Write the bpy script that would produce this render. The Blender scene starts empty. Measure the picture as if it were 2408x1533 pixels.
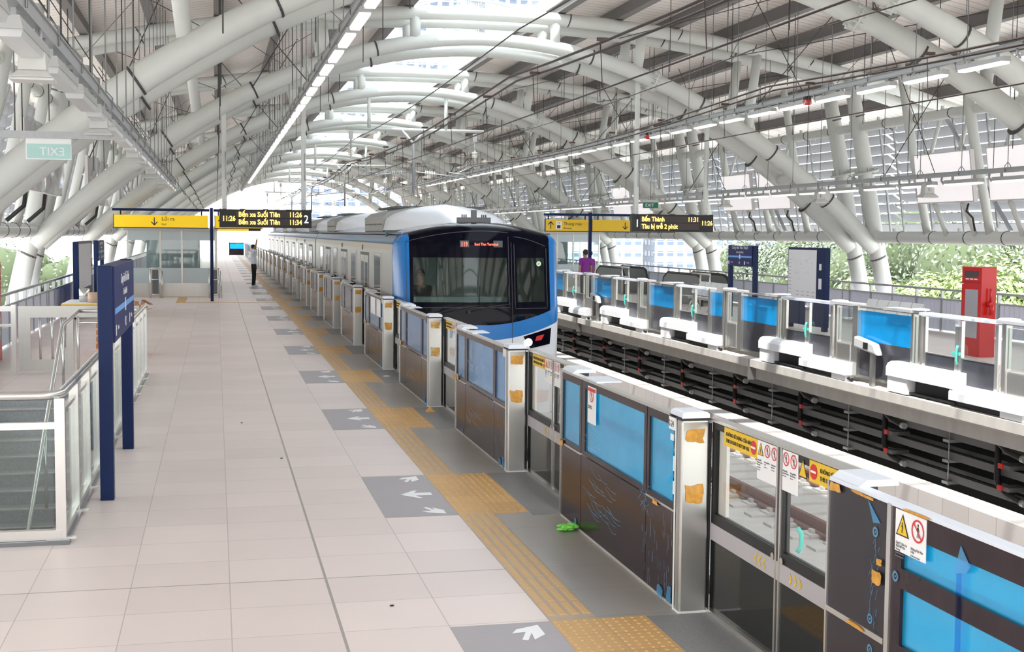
import bpy, bmesh, math, random
from mathutils import Vector, Matrix
random.seed(7)
S = bpy.context.scene
COL = S.collection

# ------------------------------------------------------------------ camera
F_PX = 3033.0
YAW, PITCH, ROLL, HCAM = 0.225778593, 0.0713279431, 0.00837541165, 2.25
Fv = Vector((math.sin(YAW)*math.cos(PITCH), math.cos(YAW)*math.cos(PITCH), -math.sin(PITCH)))
Rv = Fv.cross(Vector((0, 0, 1))).normalized(); Uv = Rv.cross(Fv)
cr, sr = math.cos(ROLL), math.sin(ROLL)
Rr = cr*Rv + sr*Uv; Ur = -sr*Rv + cr*Uv
cam_d = bpy.data.cameras.new('camera'); cam = bpy.data.objects.new('camera', cam_d); COL.objects.link(cam)
cam_d.sensor_width = 36.0; cam_d.lens = 36.0*F_PX/2408.0; cam_d.clip_end = 2000; cam_d.clip_start = 0.05
M = Matrix((Rr, Ur, -Fv)).transposed().to_4x4(); M.translation = Vector((0, 0, HCAM)); cam.matrix_world = M
S.camera = cam

# ------------------------------------------------------------------ world, sun, exposure
W = bpy.data.worlds.new('sky'); S.world = W; W.use_nodes = True
nt = W.node_tree; nt.nodes.clear()
o = nt.nodes.new('ShaderNodeOutputWorld'); b = nt.nodes.new('ShaderNodeBackground')
tc = nt.nodes.new('ShaderNodeTexCoord'); sx = nt.nodes.new('ShaderNodeSeparateXYZ'); rmp = nt.nodes.new('ShaderNodeValToRGB')
nt.links.new(tc.outputs['Generated'], sx.inputs[0]); nt.links.new(sx.outputs['Z'], rmp.inputs[0]); nt.links.new(rmp.outputs[0], b.inputs[0])
rmp.color_ramp.elements[0].position = 0.0; rmp.color_ramp.elements[0].color = (1.0, 0.99, 0.97, 1)
rmp.color_ramp.elements[1].position = 0.6; rmp.color_ramp.elements[1].color = (0.86, 0.93, 1.0, 1)
b.inputs[1].default_value = 3.3; nt.links.new(b.outputs[0], o.inputs[0])
sun_d = bpy.data.lights.new('sun', 'SUN'); sun = bpy.data.objects.new('sun', sun_d); COL.objects.link(sun)
sun_d.energy = 7.0; sun_d.angle = 0.02; sun_d.color = (1.0, 0.96, 0.90)
sun.rotation_euler = Vector((0.42, 0.30, -1.0)).to_track_quat('-Z', 'Y').to_euler()
S.view_settings.view_transform = 'Standard'; S.view_settings.look = 'None'
S.view_settings.exposure = 0.28; S.view_settings.gamma = 1.0; S.view_settings.use_curve_mapping = False
try:
    S.cycles.max_bounces = 10; S.cycles.diffuse_bounces = 6; S.cycles.glossy_bounces = 4
    S.cycles.transparent_max_bounces = 24; S.cycles.transmission_bounces = 6; S.cycles.use_denoising = True
    S.cycles.sample_clamp_indirect = 6.0
except Exception: pass

# ------------------------------------------------------------------ materials
MATS = {}
def mat(name, col, rough=0.5, metal=0.0, noise=0.0, nscale=8.0, bump=0.0, bscale=60.0, emit=0.0, spec=0.5, stretch=(1, 1, 1), coat=0.0):
    if name in MATS: return MATS[name]
    m = bpy.data.materials.new(name); m.use_nodes = True; n = m.node_tree; p = n.nodes['Principled BSDF']
    p.inputs['Base Color'].default_value = (*col, 1); p.inputs['Roughness'].default_value = rough
    p.inputs['Metallic'].default_value = metal; p.inputs['Specular IOR Level'].default_value = spec
    p.inputs['Coat Weight'].default_value = coat
    if emit: p.inputs['Emission Color'].default_value = (*col, 1); p.inputs['Emission Strength'].default_value = emit
    t = n.nodes.new('ShaderNodeTexCoord'); mp = n.nodes.new('ShaderNodeMapping'); mp.inputs['Scale'].default_value = stretch
    n.links.new(t.outputs['Object'], mp.inputs[0])
    nz = n.nodes.new('ShaderNodeTexNoise'); nz.inputs['Scale'].default_value = nscale; nz.inputs['Detail'].default_value = 4
    n.links.new(mp.outputs[0], nz.inputs['Vector'])
    mx = n.nodes.new('ShaderNodeMix'); mx.data_type = 'RGBA'
    k = noise if noise else 0.03
    mx.inputs[6].default_value = (*[max(0, c*(1-k)) for c in col], 1); mx.inputs[7].default_value = (*[min(1, c*(1+k)) for c in col], 1)
    n.links.new(nz.outputs[0], mx.inputs[0]); n.links.new(mx.outputs[2], p.inputs['Base Color'])
    if bump:
        nb = n.nodes.new('ShaderNodeTexNoise'); nb.inputs['Scale'].default_value = bscale; n.links.new(mp.outputs[0], nb.inputs['Vector'])
        bp = n.nodes.new('ShaderNodeBump'); bp.inputs['Strength'].default_value = bump; bp.inputs['Distance'].default_value = 0.01
        n.links.new(nb.outputs[0], bp.inputs['Height']); n.links.new(bp.outputs[0], p.inputs['Normal'])
    MATS[name] = m; return m
def glass(name, tint=(0.97, 0.985, 0.98), refl=0.10, body=None, bodyk=0.0, rough=0.02):
    m = bpy.data.materials.new(name); m.use_nodes = True; n = m.node_tree; n.nodes.clear()
    out = n.nodes.new('ShaderNodeOutputMaterial'); tr = n.nodes.new('ShaderNodeBsdfTransparent'); gl = n.nodes.new('ShaderNodeBsdfGlossy')
    tr.inputs[0].default_value = (*tint, 1); gl.inputs['Roughness'].default_value = rough
    lw = n.nodes.new('ShaderNodeFresnel'); lw.inputs[0].default_value = 1.45; geo = n.nodes.new('ShaderNodeNewGeometry'); inv = n.nodes.new('ShaderNodeMath'); inv.operation = 'SUBTRACT'; inv.inputs[0].default_value = 1.0; n.links.new(geo.outputs['Backfacing'], inv.inputs[1]); fm = n.nodes.new('ShaderNodeMath'); fm.operation = 'MULTIPLY'; n.links.new(inv.outputs[0], fm.inputs[1])
    mul = n.nodes.new('ShaderNodeMath'); mul.operation = 'MULTIPLY_ADD'; mul.inputs[1].default_value = 1.0; mul.inputs[2].default_value = refl*0.4
    n.links.new(lw.outputs[0], mul.inputs[0]); n.links.new(mul.outputs[0], fm.inputs[0]); mul = fm
    cur = tr.outputs[0]
    if body:
        df = n.nodes.new('ShaderNodeBsdfPrincipled'); df.inputs['Base Color'].default_value = (*body, 1); df.inputs['Roughness'].default_value = 0.35
        nz = n.nodes.new('ShaderNodeTexNoise'); nz.inputs['Scale'].default_value = 3.0
        t = n.nodes.new('ShaderNodeTexCoord'); n.links.new(t.outputs['Object'], nz.inputs['Vector'])
        mr = n.nodes.new('ShaderNodeMapRange'); mr.inputs[3].default_value = max(0, bodyk-0.12); mr.inputs[4].default_value = bodyk+0.12
        n.links.new(nz.outputs[0], mr.inputs[0])
        m1 = n.nodes.new('ShaderNodeMixShader'); n.links.new(mr.outputs[0], m1.inputs[0])
        n.links.new(tr.outputs[0], m1.inputs[1]); n.links.new(df.outputs[0], m1.inputs[2]); cur = m1.outputs[0]
    m2 = n.nodes.new('ShaderNodeMixShader'); n.links.new(mul.outputs[0], m2.inputs[0]); n.links.new(cur, m2.inputs[1]); n.links.new(gl.outputs[0], m2.inputs[2])
    n.links.new(m2.outputs[0], out.inputs[0]); MATS[name] = m; return m

white = mat('white_paint_steel', (0.60, 0.615, 0.585), 0.38, spec=0.35)
galv = mat('galvanised', (0.42, 0.43, 0.44), 0.45, 0.6, 0.15, 20)
stain = mat('stainless', (0.54, 0.53, 0.505), 0.30, 0.85, 0.05, 3, stretch=(8, 8, 0.3))
stainl = mat('stainless_rail', (0.70, 0.69, 0.66), 0.25, 0.85)
purl = mat('purlin_grey', (0.17, 0.155, 0.15), 0.6)
darkp = mat('dark_film_panel', (0.030, 0.018, 0.023), 0.16, 0, 0.5, 5, spec=0.25, stretch=(1, 1, 0.3))
darkg = mat('dark_glass_panel', (0.012, 0.013, 0.013), 0.06)
blackm = mat('black_matt', (0.012, 0.012, 0.013), 0.5)
bandg = mat('grey_band', (0.44, 0.42, 0.44), 0.5)
yel = mat('sign_yellow', (0.80, 0.52, 0.02), 0.45)
yelL = mat('sign_yellow_backlit', (0.92, 0.60, 0.01), 0.45, emit=0.35)
navy = mat('navy_paint', (0.009, 0.020, 0.078), 0.35, spec=0.15)
navyp = mat('navy_panel', (0.018, 0.026, 0.13), 0.4, spec=0.2)
lblue = mat('light_blue_line', (0.16, 0.42, 0.85), 0.4)
wht = mat('white_plate', (0.85, 0.85, 0.85), 0.4)
wbox = mat('white_enclosure', (0.80, 0.80, 0.82), 0.35)
capm = mat('cap_plastic', (0.72, 0.76, 0.84), 0.35)
red = mat('red_paint', (0.62, 0.012, 0.012), 0.3)
redm = mat('red_mark', (0.65, 0.02, 0.02), 0.4)
txtb = mat('black_ink', (0.02, 0.02, 0.02), 0.5)
txtg = mat('grey_ink', (0.22, 0.22, 0.24), 0.5)
led = mat('led_amber', (1.0, 0.66, 0.13), 0.5, emit=2.0)
ledr = mat('led_red', (1.0, 0.10, 0.07), 0.5, emit=2.5)
ledw = mat('led_white', (0.9, 0.93, 0.97), 0.5, emit=0.6)
lamp_off = mat('lamp_tube_off', (0.50, 0.50, 0.50), 0.25)
lamp_on = mat('lamp_tube', (1.0, 0.98, 0.95), 0.4, emit=0.55)
conc = mat('concrete', (0.46, 0.43, 0.40), 0.85, 0, 0.22, 3.5, 0.3, 40, stretch=(2.0, 1.4, 0.35))
concl = mat('concrete_light', (0.60, 0.57, 0.54), 0.85, 0, 0.15, 5, 0.3, 40)
rust = mat('rail_steel', (0.20, 0.09, 0.075), 0.5, 0.3, 0.3, 10)
orange = mat('orange_tape', (0.62, 0.30, 0.035), 0.35, 0, 0.45, 30)
teal = mat('teal_handle', (0.10, 0.62, 0.52), 0.4)
green = mat('green_litter', (0.22, 0.72, 0.10), 0.6)
cable = mat('cable_black', (0.015, 0.014, 0.014), 0.5)
wire = mat('copper_wire', (0.05, 0.03, 0.025), 0.4, 0.5)
steelw = mat('steel_wire', (0.20, 0.20, 0.20), 0.4, 0.7)
corr = mat('corrugated_grey', (0.76, 0.78, 0.90), 0.5)
scrim = mat('scratch_film', (0.20, 0.38, 0.60), 0.4)
porc = mat('porcelain', (0.75, 0.74, 0.70), 0.25)
skin = mat('skin', (0.36, 0.19, 0.12), 0.55)
hair = mat('hair_black', (0.012, 0.010, 0.010), 0.5)
shirt = mat('white_shirt', (0.78, 0.78, 0.84), 0.8)
trous = mat('black_trousers', (0.012, 0.012, 0.018), 0.8)
purple = mat('purple_shirt', (0.20, 0.02, 0.26), 0.8)
shoe = mat('pale_shoe', (0.70, 0.68, 0.64), 0.6)
granite = mat('granite_dark', (0.25, 0.25, 0.255), 0.5, 0, 0.55, 160)
glz = glass('clear_glass')
glz2 = glass('greenish_glass', (0.90, 0.955, 0.94), 0.14)
filmc = glass('cyan_film', (0.16, 0.82, 1.0), 0.04, (0.01, 0.50, 0.86), 0.5, 0.1)
filmb = glass('blue_film', (0.40, 0.72, 0.98), 0.06, (0.13, 0.42, 0.72), 0.5, 0.1)
filmp = glass('pale_film', (0.62, 0.68, 0.78), 0.10, (0.36, 0.40, 0.50), 0.35, 0.1)
filmr = glass('sky_film', (0.03, 0.70, 1.0), 0.01, (0.0, 0.46, 0.92), 0.4, 0.1)
plast = glass('clear_plastic_sheet', (0.90, 0.90, 0.92), 0.5, (0.7, 0.7, 0.72), 0.25, 0.1)
wind = glass('windscreen', (0.62, 0.74, 0.71), 0.06)
t_body = mat('train_silver', (0.40, 0.385, 0.36), 0.33, 0.7, 0.05, 2, stretch=(1, 0.1, 3))
t_blue = mat('train_blue', (0.005, 0.17, 0.52), 0.22)
t_pale = mat('train_pale_blue', (0.10, 0.30, 0.55), 0.3, 0.2)
t_roofb = mat('train_blue_grey', (0.15, 0.22, 0.36), 0.2, 0.35)
t_black = mat('train_black', (0.003, 0.003, 0.009), 0.07, spec=0.1)
t_white = mat('train_white', (0.78, 0.80, 0.84), 0.25)
t_cab = mat('cab_wall', (0.10, 0.16, 0.145), 0.6)

def roofmat():
    m = bpy.data.materials.new('roof_sheet'); m.use_nodes = True; n = m.node_tree; p = n.nodes['Principled BSDF']
    t = n.nodes.new('ShaderNodeTexCoord'); s = n.nodes.new('ShaderNodeSeparateXYZ'); n.links.new(t.outputs['Object'], s.inputs[0])
    q = n.nodes.new('ShaderNodeMath'); q.operation = 'MULTIPLY'; q.inputs[1].default_value = 1/0.33; n.links.new(s.outputs['Y'], q.inputs[0])
    f = n.nodes.new('ShaderNodeMath'); f.operation = 'FRACT'; n.links.new(q.outputs[0], f.inputs[0])
    l = n.nodes.new('ShaderNodeMath'); l.operation = 'LESS_THAN'; l.inputs[1].default_value = 0.14; n.links.new(f.outputs[0], l.inputs[0])
    x = n.nodes.new('ShaderNodeMix'); x.data_type = 'RGBA'; x.inputs[6].default_value = (0.93, 0.86, 0.81, 1); x.inputs[7].default_value = (0.66, 0.60, 0.56, 1)
    n.links.new(l.outputs[0], x.inputs[0]); n.links.new(x.outputs[2], p.inputs['Base Color']); p.inputs['Roughness'].default_value = 0.5
    bp = n.nodes.new('ShaderNodeBump'); bp.inputs['Strength'].default_value = 0.5; bp.inputs['Distance'].default_value = 0.03
    n.links.new(l.outputs[0], bp.inputs['Height']); n.links.new(bp.outputs[0], p.inputs['Normal']); return m
roofm = roofmat()

def tilemat(name, ax, px, ay, py, base, line, lw=0.005, var=0.05, rough=0.45, wide=None, phase=0.0):
    """tiles px by py with joints at ax + i*px and ay + j*py (object space)"""
    m = bpy.data.materials.new(name); m.use_nodes = True; n = m.node_tree; p = n.nodes['Principled BSDF']; L = n.links
    t = n.nodes.new('ShaderNodeTexCoord'); s = n.nodes.new('ShaderNodeSeparateXYZ'); L.new(t.outputs['Object'], s.inputs[0])
    def mth(op, a, b=None):
        k = n.nodes.new('ShaderNodeMath'); k.operation = op
        for i, v in enumerate((a, b)):
            if v is None: continue
            if isinstance(v, (int, float)): k.inputs[i].default_value = v
            else: L.new(v, k.inputs[i])
        return k.outputs[0]
    ux = mth('DIVIDE', mth('SUBTRACT', s.outputs['X'], ax), px); uy = mth('DIVIDE', mth('SUBTRACT', s.outputs['Y'], ay), py)
    def ln(u, per): 
        d = mth('ABSOLUTE', mth('SUBTRACT', mth('FRACT', mth('ADD', u, 0.5)), 0.5)); return mth('LESS_THAN', d, lw/per)
    ml = mth('MAXIMUM', ln(ux, px), ln(uy, py))
    if wide is not None:
        for axis, v, w in wide:
            ml = mth('MAXIMUM', ml, mth('MULTIPLY', mth('LESS_THAN', mth('ABSOLUTE', mth('SUBTRACT', s.outputs[axis], v)), w), 1.6))
    cb = n.nodes.new('ShaderNodeCombineXYZ'); L.new(mth('FLOOR', ux), cb.inputs[0]); L.new(mth('FLOOR', uy), cb.inputs[1])
    wn = n.nodes.new('ShaderNodeTexWhiteNoise'); L.new(cb.outputs[0], wn.inputs['Vector'])
    nz = n.nodes.new('ShaderNodeTexNoise'); nz.inputs['Scale'].default_value = 1.6; nz.inputs['Detail'].default_value = 6; L.new(t.outputs['Object'], nz.inputs['Vector'])
    v = mth('ADD', mth('MULTIPLY', wn.outputs['Value'], 0.5), mth('MULTIPLY', nz.outputs[0], 0.5))
    mx = n.nodes.new('ShaderNodeMix'); mx.data_type = 'RGBA'; mx.inputs[6].default_value = (*[c*(1-var) for c in base], 1); mx.inputs[7].default_value = (*[min(1, c*(1+var)) for c in base], 1)
    L.new(v, mx.inputs[0])
    m2 = n.nodes.new('ShaderNodeMix'); m2.data_type = 'RGBA'; L.new(mth('MULTIPLY', ml, 0.55), m2.inputs[0]); L.new(mx.outputs[2], m2.inputs[6]); m2.inputs[7].default_value = (*line, 1)
    L.new(m2.outputs[2], p.inputs['Base Color']); p.inputs['Roughness'].default_value = rough
    return m
floorm = tilemat('floor_tiles', 0.07, 0.61, 8.33, 0.58, (0.74, 0.635, 0.60), (0.30, 0.27, 0.25), 0.0035, 0.09, 0.42, [('X', 0.68, 0.009), ('Y', 8.33, 0.008), ('Y', 31.2, 0.012), ('Y', 54.0, 0.014)])
slatem = tilemat('slate_tiles', 1.29, 0.61, 10.03, 0.57, (0.38, 0.35, 0.365), (0.46, 0.43, 0.43), 0.002, 0.08, 0.5)
rfloorm = tilemat('far_floor_tiles', 0.07, 0.61, 8.33, 0.58, (0.70, 0.62, 0.58), (0.3, 0.27, 0.25), 0.005, 0.06, 0.5)
edgem = tilemat('edge_tiles', 2.17, 0.61, 8.33, 0.58, (0.37, 0.34, 0.31), (0.2, 0.18, 0.17), 0.004, 0.1, 0.35)
tactd = tilemat('tactile_yellow', 1.88, 0.30, 8.33, 0.30, (0.60, 0.36, 0.14), (0.33, 0.22, 0.12), 0.003, 0.12, 0.5)
tactb = tilemat('tactile_base', 1.88, 0.30, 8.33, 0.29, (0.47, 0.36, 0.25), (0.30, 0.22, 0.15), 0.003, 0.1, 0.5)
stripm = tilemat('duct_cover', 9.3, 0.2, 0.0, 0.6, (0.43, 0.395, 0.385), (0.12, 0.11, 0.10), 0.006, 0.12, 0.9)

# ------------------------------------------------------------------ mesh building
class MB:
    def __init__(s): s.v = []; s.f = []; s.sm = []; s.mi = []; s.cur = 0
    def add(s, vs, fs, smooth=False):
        o = len(s.v); s.v += [tuple(v) for v in vs]; s.f += [tuple(i+o for i in f) for f in fs]; s.sm += [smooth]*len(fs); s.mi += [s.cur]*len(fs); return s
    def box(s, x0, x1, y0, y1, z0, z1):
        if x0 > x1: x0, x1 = x1, x0
        if y0 > y1: y0, y1 = y1, y0
        if z0 > z1: z0, z1 = z1, z0
        return s.add([(x0,y0,z0),(x1,y0,z0),(x1,y1,z0),(x0,y1,z0),(x0,y0,z1),(x1,y0,z1),(x1,y1,z1),(x0,y1,z1)],
              [(3,2,1,0),(4,5,6,7),(0,1,5,4),(1,2,6,5),(2,3,7,6),(3,0,4,7)])
    def hexa(s, p):  # 8 points bottom loop then top loop
        return s.add(p, [(3,2,1,0),(4,5,6,7),(0,1,5,4),(1,2,6,5),(2,3,7,6),(3,0,4,7)])
    def bar(s, a, b, w, h=None, up=(0,0,1)):
        a = Vector(a); b = Vector(b); h = h or w; d = (b-a).normalized(); u = Vector(up)
        if abs(d.dot(u)) > 0.98: u = Vector((0, 1, 0))
        r = d.cross(u).normalized(); u = r.cross(d)
        p = [a+r*i*w/2+u*j*h/2 for i, j in ((-1,-1),(1,-1),(1,1),(-1,1))] + [b+r*i*w/2+u*j*h/2 for i, j in ((-1,-1),(1,-1),(1,1),(-1,1))]
        return s.add(p, [(0,1,2,3),(7,6,5,4),(0,4,5,1),(1,5,6,2),(2,6,7,3),(3,7,4,0)])
    def tube(s, pts, r, n=10, cap=True):
        pts = [Vector(p) for p in pts]; rs = r if isinstance(r, (list, tuple)) else [r]*len(pts)
        vs = []; fs = []; ref = None
        for i, p in enumerate(pts):
            d = (pts[min(i+1, len(pts)-1)]-pts[max(i-1, 0)]).normalized()
            if ref is None:
                ref = Vector((0, 0, 1)) if abs(d.z) < 0.9 else Vector((0, 1, 0))
            a = d.cross(ref).normalized(); c = a.cross(d); ref = c
            for k in range(n):
                t = 2*math.pi*k/n; vs.append(p+a*math.cos(t)*rs[i]+c*math.sin(t)*rs[i])
        for i in range(len(pts)-1):
            for k in range(n): k2 = (k+1) % n; fs.append((i*n+k, (i+1)*n+k, (i+1)*n+k2, i*n+k2))
        s.add(vs, fs, True)
        if cap:
            o = len(s.v)-len(vs); s.f += [tuple(o+k for k in range(n)), tuple(o+(len(pts)-1)*n+k for k in reversed(range(n)))]; s.sm += [False]*2; s.mi += [s.cur]*2
        return s
    def prism(s, prof, ax, a, b, smooth=False):
        """prof: 2D points; ax: axis of extrusion x/y/z"""
        def P(u, v, w): return {'x': (w, u, v), 'y': (u, w, v), 'z': (u, v, w)}[ax]
        n = len(prof); vs = [P(u, v, a) for u, v in prof]+[P(u, v, b) for u, v in prof]
        s.add(vs, [(i, (i+1) % n, (i+1) % n+n, i+n) for i in range(n)], smooth)
        s.add([P(u, v, a) for u, v in prof], [tuple(reversed(range(n)))]); s.add([P(u, v, b) for u, v in prof], [tuple(range(n))]); return s
    def ball(s, c, r, n=10, m=7, sc=(1,1,1)):
        vs = []; fs = []
        for j in range(m+1):
            ph = math.pi*j/m
            for i in range(n): th = 2*math.pi*i/n; vs.append((c[0]+r*sc[0]*math.sin(ph)*math.cos(th), c[1]+r*sc[1]*math.sin(ph)*math.sin(th), c[2]+r*sc[2]*math.cos(ph)))
        for j in range(m):
            for i in range(n): i2 = (i+1) % n; fs.append((j*n+i, (j+1)*n+i, (j+1)*n+i2, j*n+i2))
        return s.add(vs, fs, True)
    def quad(s, a, b, c, d): return s.add([a, b, c, d], [(0, 1, 2, 3)])
    def build(s, name, m, parent=None, bevel=0.0, loc=None):
        me = bpy.data.meshes.new(name); me.from_pydata(s.v, [], s.f)
        ms = m if isinstance(m, (list, tuple)) else [m]
        for q in ms: me.materials.append(q)
        me.polygons.foreach_set('use_smooth', s.sm); me.polygons.foreach_set('material_index', s.mi); me.update()
        ob = bpy.data.objects.new(name, me); COL.objects.link(ob)
        if parent is not None: ob.parent = parent
        if loc: ob.location = loc
        if bevel:
            bv = ob.modifiers.new('bevel', 'BEVEL'); bv.width = bevel; bv.segments = 2; bv.limit_method = 'ANGLE'
        return ob
def tag(o, label=None, cat=None, group=None, kind=None):
    if label: o['label'] = label
    if cat: o['category'] = cat
    if group: o['group'] = group
    if kind: o['kind'] = kind
    return o
def thing(name, label, cat, loc=(0,0,0), rz=0.0, group=None):
    o = bpy.data.objects.new(name, None); COL.objects.link(o); o.location = loc; o.rotation_euler = (0, 0, rz); o.empty_display_size = 0.1
    return tag(o, label, cat, group)
def struct(name, mb, m, **k): return tag(mb.build(name, m, **k), kind='structure')
def dup(root, loc, label=None, group=None, rz=None):
    def cp(o, par):
        c = o.copy(); COL.objects.link(c)
        if par is not None: c.parent = par
        for ch in o.children: cp(ch, c)
        return c
    r = cp(root, None); r.location = loc
    if rz is not None: r.rotation_euler = (0, 0, rz)
    if label: r['label'] = label
    if group: r['group'] = group
    return r
ORD = ['nearest','second','third','fourth','fifth','sixth','seventh','eighth','ninth','tenth','eleventh','twelfth','thirteenth','fourteenth','fifteenth','sixteenth','seventeenth','eighteenth','nineteenth','twentieth','twenty-first','twenty-second','twenty-third','twenty-fourth','twenty-fifth','twenty-sixth','twenty-seventh','twenty-eighth','twenty-ninth','thirtieth']
ORD += ['thirty-'+o for o in ('first','second','third','fourth','fifth','sixth','seventh','eighth','ninth')]
ORD += ['fortieth']+['forty-'+o for o in ('first','second','third','fourth','fifth','sixth','seventh','eighth','ninth')]+['fiftieth']+['fifty-'+o for o in ('first','second','third','fourth','fifth','sixth','seventh','eighth','ninth')]
def ordn(i): return ORD[i]
FONT = None
def text(name, s, size, m, parent, origin, xdir, zdir, align='LEFT', squeeze=1.0, bold=0.0, extr=0.0008, label=None):
    """flat lettering; origin is the baseline start, xdir reading direction, zdir up"""
    cu = bpy.data.curves.new(name, 'FONT'); cu.body = s; cu.size = size; cu.align_x = align; cu.extrude = extr; cu.offset = bold; cu.resolution_u = 2
    tmp = bpy.data.objects.new('tmp', cu); COL.objects.link(tmp)
    dg = bpy.context.evaluated_depsgraph_get(); me = bpy.data.meshes.new_from_object(tmp.evaluated_get(dg)); bpy.data.objects.remove(tmp)
    me.materials.clear(); me.materials.append(m); me.name = name
    X = Vector(xdir).normalized(); Z = Vector(zdir).normalized(); N = X.cross(Z)
    mt = Matrix((X*squeeze, Z, N)).transposed().to_4x4(); mt.translation = Vector(origin); me.transform(mt); me.update()
    ob = bpy.data.objects.new(name, me); COL.objects.link(ob)
    if parent is not None: ob.parent = parent
    if label: ob['label'] = label
    return ob
# ------------------------------------------------------------------ setting: platforms, track bed
CX = 6.5
YN, YF = -6.0, 126.0
m = MB()
SX0, SX1, SY0, SY1 = -3.0, -1.15, 9.75, 18.6      # stair opening
XL, XR = -4.6, 17.6
m.box(XL, SX0, YN, YF, -0.5, 0); m.box(SX1, 1.29, YN, YF, -0.5, 0); m.box(SX0, SX1, YN, SY0, -0.5, 0); m.box(SX0, SX1, SY1, YF, -0.5, 0)
m.box(1.29, 3.0, YN, YF, -0.5, -0.004); m.box(1.29, 1.88, YN, YF, -0.01, 0)
struct('floor', m, floorm)
PER = 4.64; Y0 = 7.13      # platform screen rhythm: post at Y0 + k*PER
KS = list(range(0, 26))
m = MB(); m.box(2.17, 2.69, YN, YF, -0.01, 0.0015)
struct('floor', m, edgem)
# track bed
m = MB(); m.box(3.0, 10.9, YN, 132, -1.9, -1.62); struct('floor', m, concl)
m = MB(); m.box(9.25, 9.67, YN, 132, -1.62, -1.15); struct('trim_1', m, stripm)
m = MB(); m.box(2.85, 3.0, YN, YF, -1.9, -0.01); struct('wall_left_platform', m, conc)
m = MB(); m.box(11.0, 11.2, YN, YF, -1.9, -0.4); struct('wall_right_platform', m, mat('wall_dark_concrete', (0.04, 0.039, 0.037), 0.9, 0, 0.3, 3))  # shade of the void under the platform is put into the wall colour
# right platform with cast edge beam
m = MB(); m.box(10.3, XR, YN, YF, -0.4, 0); struct('floor', m, rfloorm)
m = MB(); m.prism([(9.84, -0.08), (10.3, -0.05), (10.3, -0.46), (9.97, -0.46), (9.97, -0.27), (9.94, -0.25), (9.94, -0.22), (9.84, -0.22)], 'y', YN, YF); struct('trim_2', m, conc)
m = MB()
for y in range(0, 120, 12): m.box(9.83, 9.99, y+5.0+5.7, y+5.06+5.7, -0.47, -0.075)
struct('trim_3', m, mat('joint_dark', (0.16, 0.15, 0.14), 0.8))

def track(xc, label):
    t = thing('railway_track', label, 'railway track', (xc, 0, 0))
    for s in (-1, 1):
        r = MB(); x = s*0.72
        r.prism([(x-.075,-1.57),(x+.075,-1.57),(x+.075,-1.55),(x+.01,-1.53),(x+.01,-1.45),(x+.036,-1.44),(x+.036,-1.40),(x-.036,-1.40),(x-.036,-1.44),(x-.01,-1.45),(x-.01,-1.53),(x-.075,-1.55)], 'y', YN, 132)
        r.build('rail', rust, t)
    for y in [8+0.65*i for i in range(46)]:
        p = MB(); p.box(-1.15, 1.15, y-.13, y+.13, -1.62, -1.585)
        for s in (-1, 1): p.box(s*.72-.2, s*.72+.2, y-.14, y+.14, -1.60, -1.565); p.box(s*.72-.13, s*.72-.08, y-.05, y+.05, -1.56, -1.52); p.box(s*.72+.08, s*.72+.13, y-.05, y+.05, -1.56, -1.52)
        p.build('sleeper', concl, t)
    return t
track(4.4, 'rails and concrete sleepers under the blue and silver train'); track(8.3, 'empty rails beside the far platform edge')

# stair flight descending towards the camera, seen through the glass balustrade
st = thing('staircase', 'grey granite stairs going down inside the glass balustrade on the left', 'staircase')
for i in range(24):
    yt = SY1-0.30*i; zt = -0.165*i
    if yt-0.3 < SY0: pass
    a = MB(); a.box(SX0+.05, SX1-.05, yt-.30, yt, zt-.165-.05, zt-.165); a.box(SX0+.05, SX1-.05, yt-.007, yt+.02, zt-.165, zt-0.013)
    sp = a.build('step', mat('step_granite', (0.42, 0.44, 0.45), 0.6, 0, 0.35, 60), st); n_ = MB(); n_.box(SX0+.05, SX1-.05, yt-.02, yt+.045, zt-.012, zt+.004); n_.build('nosing', concl, sp)
m = MB(); m.box(SX0-.05, SX0+.012, SY0+.01, SY1-.01, -4.5, -0.02); m.box(SX1-.012, SX1+.05, SY0-1.5, SY1-.01, -4.5, -0.03); m.box(SX0, SX1, SY0-0.1, SY0+.012, -4.5, -0.03); m.box(SX0-.3, SX1+.3, SY0-.5, SY1+1, -4.6, -4.5)
struct('wall_stair', m, mat('stair_wall', (0.55, 0.56, 0.56), 0.6))
g = MB(); g.box(SX0, SX1, SY1+.05, SY1+.28, 0.0, 0.004)
tag(g.build('drain_grating', galv), 'steel drain grating strip at the head of the stairs', 'grating')

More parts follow.
